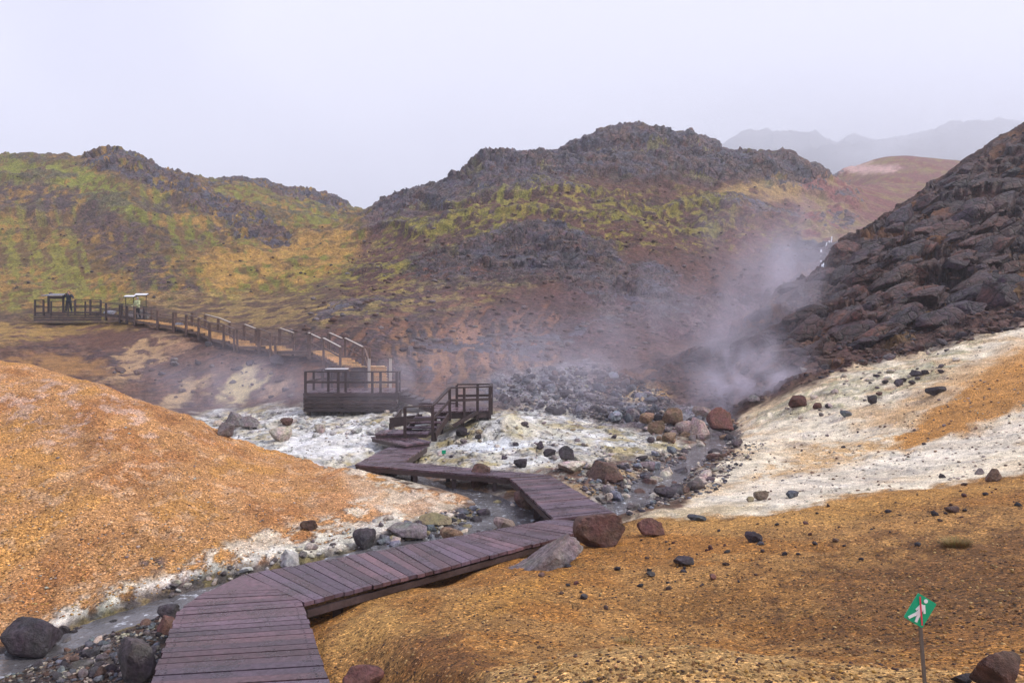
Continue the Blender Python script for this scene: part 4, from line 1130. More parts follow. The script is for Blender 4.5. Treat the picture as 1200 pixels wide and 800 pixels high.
# upper platform
cf = centroid(DF)
fp = empty('upper_platform', (cf.x, cf.y, float(Hxy(cf.x, cf.y)[0])), 'dark curved viewing platform on the mossy ledge at the far left', 'platform')
mb = MB(); planks(mb, DF[0], DF[5], DF[4], DF[3], 34); mb.prism([(p.x, p.y) for p in DF[:4]], ZF - .09, ZF - .05); mb.build('deck', MAT['wet_wood'], fp)
mb = MB()
for a, b in zip(DF[:3], DF[1:4]):
    for i in range(4):
        z = ZF - .1 - i * .19
        mb.cc = tint(.35); mb.bar(Vector((a.x, a.y - .02, z)), Vector((b.x, b.y - .02, z)), .04, .13)
for i in range(4): mb.bar((DF[0].x - .02, DF[0].y, ZF - .1 - i * .19), (DF[5].x - .02, DF[5].y, ZF - .1 - i * .19), .04, .13)
mb.cc = (1, 1, 1); mb.build('skirt_boards', MAT['dark_wood'], fp)
rp = [Vector((pxx(q, 56.9), 56.9, ZF)) for q in (41, 51)]
railing(fp, rp, 1.0, pw=.11)
railing(fp, [Vector((pxx(q, 56.8), 56.8, ZF)) for q in (88, 106, 118)], 1.0, pw=.12)
railing(fp, [Vector((pxx(q, 59.2), 59.2, ZF)) for q in (41, 60, 80, 100, 118)], 1.0, pw=.1)
railing(fp, [rp[0], Vector((pxx(41, 59.2), 59.2, ZF))], 1.0)
gw = empty('link_walkway', (P(135, 370, 56.5).x, 56.5, float(Hxy(P(135, 370, 56.5).x, 56.5)[0])), 'short dark walkway with post railing joining the upper platform to the stepped walkway', 'walkway')
for a, b in DG:
    flight(gw, b, a, 1.3, 8, 'dark_wood', 'planking')
    for s in (-.66, .66):
        o1 = off(b, a, s); rail_run(gw, b + o1, a + o1, 1.0, sheen=False, wood='dark_wood'); postat(gw, b + o1, 1.0, 'dark_wood', .13); postat(gw, lerp(a, b, .5) + o1, 1.0, 'dark_wood', .13)
# roofed notice board
kx = pxx(60, 57)
ks = empty('notice_shelter', (kx, 57.6, ZF), 'small roofed notice board with dark posts on the upper platform', 'notice shelter')
mb = MB(); zr = (HZ - 346.5) / F * 57
mb.hexa([(kx - .85, 57.0, zr - .02), (kx + .85, 57.0, zr - .02), (kx + .7, 58.2, zr + .22), (kx - .7, 58.2, zr + .22), (kx - .85, 57.0, zr + .04), (kx + .85, 57.0, zr + .04), (kx + .7, 58.2, zr + .28), (kx - .7, 58.2, zr + .28)])
mb.build('roof', MAT['metal_wet'], ks)
for s in (-1, 1):
    m_ = MB(); m_.post((kx + s * .62, 57.6, ZF - .02), zr + .08, .13, .13); m_.build('leg', MAT['dark_wood'], ks)
mb = MB(); mb.bar((kx - .6, 57.55, zr - .12), (kx + .6, 57.55, zr - .12), .05, .22); mb.build('board', MAT['dark_wood'], ks)
# two slanted boards by the link walkway
b1_ = P(152, 372, 55.2); b2_ = P(164, 371, 55.4)
info_board(b1_.x, b1_.y, float(Hxy(b1_.x, b1_.y)[0]), .8, 0, 'smaller pale slanted board standing left of the person in pale green', (HZ - 347) / F * 55.2, .4, .32, lw=.045)
info_board(b2_.x, b2_.y + .2, float(Hxy(b2_.x, b2_.y + .2)[0]), 1.0, 0, 'larger pale slanted board above the head of the person in pale green', (HZ - 345) / F * 55.6, .4, .36, lw=.045)


# ---------------------------------------------------------------- people
def skin_body(name, joints, edges, mat, parent=None, loc=(0, 0, 0), label=None, sub=1):
    me_ = bpy.data.meshes.new(name); me_.from_pydata([j[0] for j in joints], edges, []); me_.update()
    o = bpy.data.objects.new(name, me_); C.objects.link(o)
    m_ = o.modifiers.new('skin', 'SKIN'); o.data.materials.append(mat)
    if not me_.skin_vertices: me_.attributes  # layer is made with the modifier
    sv = me_.skin_vertices[0].data if len(me_.skin_vertices) else None
    return o, sv


import bmesh


def person(loc, rz, h, pose, coat, legs_m, label, hat=None, props=None):
    """one continuous lofted body: tapered tube chains blended by remeshing"""
    x, y, z = loc; k = h / 1.75
    J = dict(pel=(0, 0, .95), waist=(0, 0, 1.08), chest=(0, -.01, 1.32), neck=(0, 0, 1.5), head=(0, -.02, 1.64),
             shL=(-.2, 0, 1.42), shR=(.2, 0, 1.42), hipL=(-.1, 0, .92), hipR=(.1, 0, .92))
    J.update(pose)
    ch = [('pel', 'waist', .15, .14), ('waist', 'chest', .14, .175), ('chest', 'neck', .16, .065), ('neck', 'head', .06, .075),
          ('chest', 'shL', .12, .085), ('chest', 'shR', .12, .085), ('shL', 'elL', .075, .058), ('elL', 'haL', .055, .042), ('shR', 'elR', .075, .058), ('elR', 'haR', .055, .042),
          ('pel', 'hipL', .14, .1), ('pel', 'hipR', .14, .1), ('hipL', 'knL', .1, .07), ('knL', 'anL', .068, .048), ('hipR', 'knR', .1, .07), ('knR', 'anR', .068, .048), ('anL', 'toL', .05, .042), ('anR', 'toR', .05, .042)]
    bm = bmesh.new()
    for a, b, r0, r1 in ch:
        p, q = Vector(J[a]), Vector(J[b])
        for i in range(7):
            t = i / 6; c = p.lerp(q, t); r = r0 + (r1 - r0) * t
            bmesh.ops.create_icosphere(bm, subdivisions=2, radius=r, matrix=Matrix.Translation(c))
    bmesh.ops.create_icosphere(bm, subdivisions=3, radius=.1, matrix=Matrix.Translation(Vector(J['head'])) @ Matrix.Diagonal((.9, 1.05, 1.2, 1)))
    hd = Vector(J['head'])
    bmesh.ops.create_icosphere(bm, subdivisions=1, radius=.018, matrix=Matrix.Translation(hd + Vector((0, -.11, -.005))))   # nose
    for s in (-1, 1): bmesh.ops.create_icosphere(bm, subdivisions=1, radius=.024, matrix=Matrix.Translation(hd + Vector((s * .09, 0, 0))))
    for hn, el in (('haL', 'elL'), ('haR', 'elR')):
        p = Vector(J[hn]); d = (p - Vector(J[el])).normalized(); sd = d.cross(Vector((0, 0, 1))).normalized() if abs(d.z) < .95 else Vector((1, 0, 0))
        for f in range(4):
            for i in range(4): bmesh.ops.create_icosphere(bm, subdivisions=1, radius=.012, matrix=Matrix.Translation(p + d * (.05 + .024 * i) + sd * (-.03 + .02 * f)))
        for i in range(3): bmesh.ops.create_icosphere(bm, subdivisions=1, radius=.014, matrix=Matrix.Translation(p + d * (.01 + .02 * i) + sd * (.05 + .01 * i)))
    me_ = bpy.data.meshes.new('person'); bm.to_mesh(me_); bm.free()
    o = bpy.data.objects.new('person', me_); C.objects.link(o)
    r_ = o.modifiers.new('r', 'REMESH'); r_.mode = 'VOXEL'; r_.voxel_size = .016
    dg = bpy.context.evaluated_depsgraph_get(); m2 = bpy.data.meshes.new_from_object(o.evaluated_get(dg)); o.modifiers.clear(); o.data = m2
    m2.materials.clear(); m2.materials.append(MAT['skin'])
    m2.polygons.foreach_set('use_smooth', [True] * len(m2.polygons))
    o.location = loc; o.rotation_euler = (0, 0, rz); o.scale = (k, k, k)
    tag(o, label, 'person')

    def cloth(nm, mat, pred, grow):
        b2 = bmesh.new(); b2.from_mesh(m2); b2.normal_update()
        dele = [f for f in b2.faces if not pred(f.calc_center_median())]
        bmesh.ops.delete(b2, geom=dele, context='FACES')
        for v in b2.verts: v.co += v.normal * (grow + .006 * math.sin(v.co.z * 60 + v.co.x * 40))
        mm = bpy.data.meshes.new(nm); b2.to_mesh(mm); b2.free(); mm.materials.clear(); mm.materials.append(mat)
        c = bpy.data.objects.new(nm, mm); C.objects.link(c); c.parent = o
        s_ = c.modifiers.new('s', 'SOLIDIFY'); s_.thickness = .01; s_.offset = 0
    haL, haR = Vector(J['haL']), Vector(J['haR'])
    cloth('jacket', MAT[coat], lambda p: .88 < p.z < 1.52 and (p - haL).length > .07 and (p - haR).length > .07 and (p - hd).length > .13 or False, .022)
    cloth('trousers', MAT[legs_m], lambda p: .1 < p.z < .9 and abs(p.x) < .33 and (p - haL).length > .1 and (p - haR).length > .1, .018)
    cloth('boots', MAT['cam'], lambda p: p.z <= .12, .014)
    cloth('hood' if hat else 'hair', MAT[hat or 'hair'], lambda p: (p - hd).length < .16 and p.z > hd.z - .06 and (p.y > hd.y - .045 or p.z > hd.z + .06), .02)
    return o


pz = Vector((pxx(80.5, 57.6), 57.6, ZF))
person(pz, .25, 1.76, dict(elL=(-.34, -.1, 1.22), haL=(-.12, -.3, 1.5), elR=(.36, -.12, 1.24), haR=(.14, -.3, 1.5), knL=(-.16, -.04, .5), anL=(-.21, .02, .09), toL=(-.24, -.12, .05), knR=(.16, -.03, .5), anR=(.22, .02, .09), toR=(.25, -.12, .05)),
       'jacket_dark', 'trousers', 'person in dark jacket with legs apart raising a camera on the upper platform')
cmr = empty('camera_body', Vector((0, 0, 0)))
bpy.data.objects.remove(cmr)
mb = MB(); cc_ = pz + Vector((.02, -.36, 1.54)); mb.bar(cc_ - Vector((.07, 0, 0)), cc_ + Vector((.07, 0, 0)), .05, .09); mb.bar(cc_, cc_ + Vector((0, -.07, 0)), .05, .05)
tag(mb.build('handheld_camera', MAT['cam'], origin=cc_), 'small black camera held up to the face of the person in dark clothes', 'camera')
pp = PATHW[0] + Vector((-.45, .35, 0)); pp.z = float(Hxy(pp.x, pp.y)[0]); pz2 = P(161, 373.5, 54.6)
gzz = max(pz2.z, float(Hxy(pz2.x, pz2.y)[0]))
person(Vector((pz2.x, pz2.y, gzz)), -.5, 1.72, dict(elL=(-.3, -.06, 1.16), haL=(-.2, -.26, 1.05), elR=(.31, -.06, 1.16), haR=(.2, -.26, 1.06), knL=(-.1, -.1, .5), anL=(-.1, -.02, .09), toL=(-.1, -.16, .05), knR=(.1, .06, .5), anR=(.12, .18, .1), toR=(.12, .06, .05)),
       'jacket_pale', 'trousers', 'person in pale green jacket and dark trousers walking at the top of the stepped walkway', hat='grey_cloth')

# ---------------------------------------------------------------- signs
sg = hit(1086, 800, 3.0); SY_ = 3.35
sbase = Vector((pxx(1086, SY_), SY_, float(Hxy(pxx(1086, SY_), SY_)[0])))
sn = empty('trail_sign', sbase, 'tilted green no walking sign with white figure and red bar on a thin post', 'sign')
ctr = P(1078.5, 715, SY_)
mb = MB(); mb.bar(sbase - Vector((0, 0, .1)), ctr + Vector((.003, .012, -.03)), .013, .013); mb.build('post', MAT['metal'], sn)
bw, bh = 25 / F * SY_, 33 / F * SY_
ang = math.radians(-31)
ux = Vector((math.cos(ang), 0, math.sin(ang))); uy = Vector((-math.sin(ang), 0, math.cos(ang)))


def flat(mat, name, polys, y, th=.0015, parent=sn, ctr=ctr, ux=ux, uy=uy, sc_=1.0):
    m_ = MB()
    for poly in polys:
        n_ = len(poly); b = len(m_.v)
        for yy in (y, y + th):
            for u, v in poly: m_.v.append(tuple(ctr + ux * u * sc_ + uy * v * sc_ + Vector((0, yy, 0))))
        m_.face(*range(b, b + n_)); m_.face(*reversed(range(b + n_, b + 2 * n_)))
        for i in range(n_): m_.face(b + i, b + n_ + i, b + n_ + (i + 1) % n_, b + (i + 1) % n_)
    return m_.build(name, MAT[mat], parent)


rr_ = .006; rc = []
for cx_, cy_, a0 in ((bw / 2 - rr_, bh / 2 - rr_, 0), (-bw / 2 + rr_, bh / 2 - rr_, 90), (-bw / 2 + rr_, -bh / 2 + rr_, 180), (bw / 2 - rr_, -bh / 2 + rr_, 270)):
    for q in range(0, 91, 30): rc.append((cx_ + rr_ * math.cos(math.radians(a0 + q)), cy_ + rr_ * math.sin(math.radians(a0 + q))))
pan = flat('green', 'panel', [rc], 0, .004)


def zpt(a, b):      # zoomed photo pixel (5x) to local sign units
    px, py = 980 + a / 5, 640 + b / 5
    w_ = P(px, py, SY_) - ctr
    return (w_.dot(ux), w_.dot(uy))


def stroke(a, b, w0, w1):
    a = Vector(zpt(*a)); b = Vector(zpt(*b)); d = (b - a).normalized(); n_ = Vector((-d.y, d.x)); k_ = SY_ / F / 5
    return [tuple(a + n_ * w0 * k_), tuple(a - n_ * w0 * k_), tuple(b - n_ * w1 * k_), tuple(b + n_ * w1 * k_)]


hc = Vector(zpt(524, 320)); kk = SY_ / F / 5
head = [(hc.x + 12 * kk * math.cos(t * .5236), hc.y + 12 * kk * math.sin(t * .5236)) for t in range(12)]
fig = [head, stroke((507, 340), (486, 385), 15, 12), stroke((512, 343), (516, 392), 7, 6), stroke((500, 338), (466, 370), 6, 5), stroke((492, 375), (455, 400), 9, 8), stroke((458, 396), (422, 415), 8, 7), stroke((488, 375), (478, 410), 10, 8), stroke((478, 405), (464, 440), 8, 7)]
for i, f_ in enumerate(fig): fig[i] = f_
for i, f_ in enumerate(fig):
    flat('signwhite', 'walking_figure', [f_], -.0022 - .0003 * i, .0012, parent=sn) if i == 0 else None
flat('signwhite', 'walking_figure', fig[1:2], -.0022, .0012)
fg = MB()
bpy.data.objects.remove(bpy.data.objects['walking_figure.001']) if 'walking_figure.001' in bpy.data.objects else None
bpy.data.objects.remove(bpy.data.objects['walking_figure']) if 'walking_figure' in bpy.data.objects else None
mw = MB()
for i, poly in enumerate(fig):
    y = -.0022 - .0004 * i; n_ = len(poly); b = len(mw.v)
    for yy in (y, -.0002 - .00001 * i):
        for u, v in poly: mw.v.append(tuple(ctr + ux * u + uy * v + Vector((0, yy, 0))))
    mw.face(*range(b, b + n_))
    for j in range(n_): mw.face(b + j, b + n_ + j, b + n_ + (j + 1) % n_, b + (j + 1) % n_)
mw.build('walking_figure', MAT['signwhite'], sn)
flat('signred', 'bar', [stroke((485, 290), (498, 458), 4.5, 4.5)], -.0085, .0015)
# tiny green marker on the flat
g2 = hit(520, 533)
if g2:
    mk = empty('trail_sign', (g2.x, g2.y, g2.z), 'tiny bright green marker on a short stick on the white flat behind the boardwalk', 'sign')
    m_ = MB(); m_.post((g2.x, g2.y, g2.z - .1), g2.z + .12, .02, .02); m_.build('post', MAT['metal'], mk)
    m_ = MB(); m_.hexa([(g2.x - .06, g2.y - .025, g2.z + .04), (g2.x + .06, g2.y - .025, g2.z + .04), (g2.x + .06, g2.y - .012, g2.z + .04), (g2.x - .06, g2.y - .012, g2.z + .04), (g2.x - .05, g2.y - .025, g2.z + .15), (g2.x + .07, g2.y - .025, g2.z + .15), (g2.x + .07, g2.y - .012, g2.z + .15), (g2.x - .05, g2.y - .012, g2.z + .15)]); m_.build('panel', MAT['green'], mk)
# ---------------------------------------------------------------- water
def ribbon(name, pts_, widths, mat, label_kind='structure', zoff=.0, sub=6):
    v = []; f = []
    P_ = [Vector(p) for p in pts_]
    cen = []; ws = []
    for i in range(len(P_) - 1):
        for j in range(sub):
            t = j / sub; p0 = P_[max(i - 1, 0)]; p1 = P_[i]; p2 = P_[i + 1]; p3 = P_[min(i + 2, len(P_) - 1)]
            q = .5 * ((2 * p1) + (p2 - p0) * t + (2 * p0 - 5 * p1 + 4 * p2 - p3) * t * t + (3 * p1 - p0 - 3 * p2 + p3) * t ** 3)
            cen.append(q); ws.append(widths[i] * (1 - t) + widths[i + 1] * t)
    cen.append(P_[-1]); ws.append(widths[-1])
    for i, c in enumerate(cen):
        d = (cen[min(i + 1, len(cen) - 1)] - cen[max(i - 1, 0)]); d.z = 0; d.normalize(); n_ = Vector((-d.y, d.x, 0))
        for s in (-1, -.5, 0, .5, 1): v.append(tuple(c + n_ * ws[i] * s + Vector((0, 0, zoff))))
    for i in range(len(cen) - 1):
        for k_ in range(4):
            a = i * 5 + k_; f.append((a, a + 1, a + 6, a + 5))
    me_ = bpy.data.meshes.new(name); me_.from_pydata(v, [], f); me_.polygons.foreach_set('use_smooth', [True] * len(f)); me_.materials.append(mat)
    o = bpy.data.objects.new(name, me_); C.objects.link(o); o['kind'] = label_kind
    return o


def gz(x, y): return float(Hxy(x, y)[0])


zs = [gz(a, b) for a, b in zip(SX, SY)]
for i in range(len(zs) - 1): zs[i + 1] = max(zs[i + 1], zs[i])
wp = [(a, b, z + .07) for a, b, z in zip(SX, SY, zs)]
ribbon('stream', wp, [1.3, 1.1, .85, .75, .6, .55, .5, .5, .6, .6, .6, .7, .7], MAT['water'])
S2 = S2[:6]
zs2 = [gz(p.x, p.y) for p in S2]
for i in range(len(zs2) - 1): zs2[i + 1] = max(zs2[i + 1], zs2[i])
ribbon('stream', [(p.x, p.y, z + .07) for p, z in zip(S2, zs2)], [.3, .4, .6, .7, .7, .4], MAT['water'])


def drape(px0, py0, px1, py1, w, n_=14, lift=.03, fr=.5, seed=0):
    """thin white water falling over the ground between two places of the picture"""
    r_ = random.Random(seed); a = hit(px0, py0); b = hit(px1, py1)
    if not a or not b: return None
    m_ = MB()
    for s in range(3):
        ox = (s - 1) * w * .8
        prev = None
        for i in range(n_ + 1):
            t = i / n_; p = a.lerp(b, t); p.x += ox + r_.uniform(-1, 1) * w * .4
            p.z = gz(p.x, p.y) + lift
            if prev is not None: m_.bar(prev, p, w * r_.uniform(.4, 1), .05)
            prev = p
    return m_


m_ = drape(962, 293, 964, 314, .09, 26, .05)
if m_:
    o = m_.build('waterfall', MAT['foam'], origin=hit(966, 315)); tag(o, 'narrow white waterfall dropping over dark ledges in the valley', 'waterfall')
m_ = drape(975, 278, 968, 291, .07, 22, .05, seed=4)
if m_:
    o = m_.build('waterfall', MAT['foam'], origin=hit(968, 290)); tag(o, 'thin upper trickle of white water above the main waterfall', 'waterfall')

# ---------------------------------------------------------------- stones
def rock_mesh(name, seed, sub, cuts=11, flat_=.75, rough=.06, mat=None, taper=0.):
    r_ = random.Random(seed); bm = bmesh.new(); bmesh.ops.create_icosphere(bm, subdivisions=sub, radius=1)
    pl_ = []
    for i in range(cuts):
        n_ = Vector((r_.gauss(0, 1), r_.gauss(0, 1), r_.gauss(0, 1))).normalized(); pl_.append((n_, r_.uniform(.42, .78)))
    off_ = Vector((r_.random() * 50, r_.random() * 50, r_.random() * 50))
    from mathutils import noise as mn
    for v in bm.verts:
        p = v.co.normalized(); s = 1.0
        for n_, d_ in pl_:
            k_ = p.dot(n_)
            if k_ > 1e-3: s = min(s, d_ / k_)
        p = p * s
        if sub > 1: p *= 1 + rough * (mn.fractal(p * 1.6 + off_, 1.0, 2.0, 4) * 1.2) + rough * .35 * mn.noise(p * 9 + off_)
        v.co = p
    bb = [max(abs(v.co[i]) for v in bm.verts) for i in range(3)]
    for v in bm.verts:
        v.co = Vector((v.co.x / bb[0] * .5, v.co.y / bb[1] * .5, v.co.z / bb[2] * .5))
        if taper: k_ = max(.12, min(1.1, .62 + v.co.x * taper)); v.co.z = -.5 + (v.co.z + .5) * k_
    me_ = bpy.data.meshes.new(name); bm.to_mesh(me_); bm.free()
    if sub >= 2:
        me_.polygons.foreach_set('use_smooth', [True] * len(me_.polygons)); me_.set_sharp_from_angle(angle=math.radians(24 if sub < 4 else 20))
    if mat: me_.materials.append(mat)
    return me_


MESHES = {}


def rmesh(kind, lod, i):
    key = (kind, lod, i)
    if key not in MESHES: MESHES[key] = rock_mesh('boulder_' + kind, i * 7 + 3, {0: 1, 1: 2, 2: 3, 3: 4}[lod], 11 + i % 6, mat=MAT[kind], taper=(1.05 if i == 20 else 0.))
    return MESHES[key]


def put_rock(p, w, d, h, kind, name, label, cat, group=None, lod=2, seed=0, rot=None, sink=.3, tilt=.15):
    r_ = random.Random(seed)
    o = bpy.data.objects.new(name, rmesh(kind, lod, r_.randrange(9))); C.objects.link(o)
    o.location = (p.x, p.y, p.z + h * (.5 - sink)); o.scale = (w, d, h)
    o.rotation_euler = (r_.uniform(-tilt, tilt), r_.uniform(-tilt, tilt), r_.uniform(0, 6.28) if rot is None else rot)
    tag(o, label, cat, group)
    return o


def own_rock(px, pyb, wpx, hpx, kind, label, rot=0., depth=.8, lod=3, sink=.22, name='boulder', Yd=None, seed=None, ry=0.):
    """a boulder whose foot stands on the ground at that place, with that apparent width and height"""
    g = hit(px, pyb) if Yd is None else None
    if Yd is not None: g = Vector((pxx(px, Yd), Yd, 0)); g.z = gz(g.x, g.y)
    if g is None: return
    w = wpx / F * g.y; h = hpx / F * g.y / (1 - sink) * 1.05
    g2_ = g + Vector((0, w * depth * .4, 0)); g2_.z = min(gz(g2_.x, g2_.y), g.z + .12 * h)
    o = bpy.data.objects.new(name, rmesh(kind, lod, seed if seed is not None else int(px * 7 + pyb) % 9)); C.objects.link(o)
    o.location = (g2_.x, g2_.y, g2_.z + h * (.5 - sink)); o.scale = (w * 1.06, w * depth, h); o.rotation_euler = (0, ry, rot)
    tag(o, label, 'boulder' if name == 'boulder' else 'stone')
    return o


B = own_rock
B(22, 780, 68, 44, 'dark', 'large dark brown boulder at the left edge beside the stream', seed=2)
B(150, 805, 52, 46, 'grey', 'low brown grey boulder tucked against the left side of the near boardwalk', seed=4)
B(192, 745, 28, 18, 'red', 'rusty red stone beside the left edge of the near boardwalk', seed=5)
B(196, 727, 28, 16, 'dark', 'black stone above the rusty one beside the near boardwalk', seed=1)
B(416, 826, 58, 32, 'red', 'dark red rounded boulder cut by the bottom edge right of the boardwalk', seed=3)
B(1184, 815, 54, 44, 'brown', 'brown boulder with dark shaded side in the bottom right corner', seed=6)
B(1135, 803, 24, 12, 'dark', 'small black stone left of the boulder in the bottom right corner', seed=6)
B(643, 668, 90, 44, 'grey', 'grey wedge shaped boulder pointing left on the ochre slope', seed=20, depth=.7)
B(709, 642, 68, 42, 'brown', 'biggest brown boulder beside the bend of the boardwalk', seed=0)
B(766, 630, 32, 20, 'red', 'rounded reddish boulder right of the biggest one by the boardwalk', seed=8)
B(656, 622, 30, 13, 'mossy', 'flat mossy yellow stone touching the boardwalk below its bend', seed=2)
B(690, 620, 60, 10, 'pale', 'pale sandy slab behind the grey wedge shaped boulder', seed=4)
B(540, 668, 34, 22, 'red', 'dark red stone leaning on the right edge of the diagonal boardwalk', seed=3)
B(567, 648, 22, 10, 'dark', 'small dark stone beside the red one at the boardwalk edge', seed=1)
B(586, 646, 26, 17, 'grey', 'upright grey stone at the right edge of the diagonal boardwalk', seed=5)
B(612, 642, 22, 10, 'brown', 'low brown stone between the upright grey stone and the mossy one', seed=6)
B(803, 664, 22, 10, 'dark', 'small flat black stone lying on the ochre slope below the reddish boulder', seed=2)
B(885, 636, 20, 12, 'dark', 'rounded black stone high on the ochre slope right of centre', seed=4)
B(818, 611, 22, 7, 'blue', 'flat bluish grey stone at the upper rim of the ochre slope', seed=4)
B(1168, 564, 17, 14, 'orange', 'rusty brown stone at the upper rim of the ochre slope far right', seed=7)
B(1150, 556, 10, 7, 'grey', 'small grey stone left of the rusty stone at the far right rim', seed=7)
B(1120, 600, 18, 7, 'brown', 'flat brown stone on the dark gravel below the far right rim', seed=1)
B(560, 572, 27, 24, 'brown', 'brown boulder standing under the middle of the boardwalk', seed=3)
B(426, 648, 28, 24, 'dark', 'dark boulder in the stream against the diagonal boardwalk', seed=6)
B(400, 655, 0.01, .01, 'dark', 'x') if False else None
B(337, 668, 30, 16, 'white', 'white crusted boulder between the stream and the diagonal boardwalk', seed=5)
B(362, 622, 24, 12, 'brown', 'small brown stone lying on the foot of the left ochre mound', seed=0)
B(476, 636, 50, 17, 'grey', 'long layered grey rock beside the stream left of the stones', seed=2)
B(510, 620, 40, 12, 'mossy', 'shorter yellow grey rock upstream of the long layered one', seed=8)
B(528, 634, 30, 14, 'orange', 'rounded ochre stone beside the diagonal boardwalk', seed=4)
B(590, 622, 26, 13, 'pink', 'pale pink stone at the upper edge of the diagonal boardwalk', seed=4)
B(620, 600, 34, 22, 'brown', 'dark brown block in the gap beside the far boardwalk', seed=1)
B(612, 548, 19, 9, 'dark', 'black boulder just behind the kink of the boardwalk', seed=1)
B(643, 535, 17, 8, 'dark', 'black boulder left of the rounded one on the white flat', seed=3)
B(665, 543, 19, 17, 'dark', 'rounded black boulder on the white flat behind the boardwalk', seed=8)
B(633, 527, 9, 9, 'dark', 'small pointed black stone on the white flat', seed=7)
B(541, 513, 14, 11, 'dark', 'dark boulder on the white flat in front of the footbridge', seed=2)
B(561, 516, 9, 6, 'dark', 'small dark stone right of the boulder in front of the footbridge', seed=0)
B(713, 565, 46, 20, 'brown', 'wide flat topped brown rock behind the bend of the boardwalk', seed=5)
B(672, 556, 34, 12, 'pale', 'pale crusted rock left of the wide brown rock', seed=6)
B(797, 558, 26, 16, 'dark', 'jagged dark slab tilting over the right hand stream', seed=20, ry=.35)
B(768, 572, 20, 12, 'pale', 'pale boulder below the jagged dark slab', seed=3)
B(790, 582, 40, 12, 'dark', 'long low dark rock at the right hand stream bank', seed=1)
B(762, 552, 24, 9, 'grey', 'grey stone in the right hand stream above the pale boulder', seed=1)
B(848, 510, 30, 28, 'red', 'big rounded reddish boulder wrapped in steam at the stream head', seed=8)
B(822, 512, 26, 20, 'pink', 'pale pink block left of the big steaming boulder', seed=5)
B(824, 492, 22, 13, 'pink', 'small pink block on top of the pale pink one', seed=4)
B(805, 510, 22, 14, 'pink', 'cracked pink stone in the middle of the steaming rocks', seed=1)
B(790, 501, 22, 20, 'orange', 'rusty boulder with dark top left among the steaming rocks', seed=2)
B(772, 509, 22, 18, 'orange', 'orange boulder leftmost of the steaming rocks', seed=0)
B(786, 519, 17, 12, 'orange', 'small ochre stone in front of the steaming rocks', seed=6)
B(760, 498, 18, 12, 'orange', 'half hidden rusty stone behind the leftmost steaming boulder', seed=6)
B(937, 478, 18, 14, 'red', 'largest reddish stone on the upper white slope near the steam', seed=2)
B(959, 480, 9, 7, 'red', 'small reddish stone right of the largest one on the white slope', seed=2)
B(993, 489, 13, 7, 'blue', 'bluish grey stone in the middle of the white slope', seed=4)
B(1025, 473, 12, 10, 'dark', 'dark stone at the centre of the upper white slope', seed=1)
B(1032, 463, 8, 4, 'brown', 'small brown stone above the central dark stone on the white slope', seed=1)
B(1055, 453, 12, 8, 'dark', 'dark stone standing near the top of the white slope', seed=3)
B(1077, 441, 15, 6, 'dark', 'flat dark stone at the top edge of the white slope', seed=5)
B(1101, 462, 23, 9, 'dark', 'long flat dark stone where white ground meets the orange slope', seed=4, ry=-.3)
B(1104, 438, 7, 4, 'dark', 'tiny dark stone above the long flat one', seed=4)
B(866, 523, 14, 11, 'grey', 'grey stone on the white bank right of the stream head', seed=0)
B(895, 586, 18, 12, 'mossy', 'greenish stone where the white bank meets the ochre slope', seed=0)
B(880, 588, 10, 6, 'mossy', 'small greenish stone left of the other greenish stone', seed=3)
B(930, 583, 16, 8, 'blue', 'bluish stone right of the greenish stones on the white bank', seed=3)
B(260, 512, 22, 15, 'grey', 'grey boulder leftmost behind the crest of the ochre mound', seed=3)
B(272, 500, 26, 16, 'grey', 'grey boulder behind the leftmost one beyond the mound crest', seed=5)
B(290, 504, 24, 14, 'grey', 'grey boulder right of the others beyond the mound crest', seed=8)
B(327, 518, 27, 16, 'pale', 'pale grey boulder alone on the white flat left of centre', seed=6)
B(335, 500, 15, 9, 'brown', 'brownish stone behind the pale boulder on the white flat', seed=6)
B(375, 508, 15, 9, 'pale', 'pale stone on the white flat below the viewing platform', seed=1)
B(323, 430, 17, 12, 'dark', 'dark round boulder on the slope below the stepped walkway', seed=8)
B(208, 388, 15, 9, 'blue', 'blue grey boulder beside the top of the stepped walkway', seed=1)
B(128, 371, 16, 6, 'blue', 'blue grey boulder behind the link walkway railing', seed=1)
B(160, 363, 26, 14, 'grey', 'large rounded grey boulder behind the person in pale green', seed=8, Yd=57)
B(428, 482, 17, 9, 'white', 'white boulder against the skirt of the viewing platform', seed=3)
B(446, 481, 15, 9, 'grey', 'grey boulder at the right end of the viewing platform skirt', seed=2)
B(459, 482, 17, 9, 'pale', 'pale boulder between the viewing platform and the footbridge', seed=6)
B(450, 500, 11, 7, 'white', 'white rounded stone beside the upper slab step', seed=8)
B(1000, 303, 34, 18, 'lavab', 'rounded brown boulder perched on the ridge of the dark slope', seed=8)
B(1180, 360, 44, 30, 'lava', 'dark purple boulder low on the dark slope at the right edge', seed=5)
B(752, 143, 5, 5, 'dark', 'small rock sticking up on the central hilltop', seed=5)
B(1106, 560, 8, 5, 'dark', 'little black stone below the grey band of the far right rim', seed=5)


# scattered stones that stand one by one
def inpoly(x, y, poly):
    c = False
    for i in range(len(poly)):
        x1, y1 = poly[i]; x2, y2 = poly[i - 1]
        if (y1 > y) != (y2 > y) and x < (x2 - x1) * (y - y1) / (y2 - y1) + x1: c = not c
    return c


CAND = []


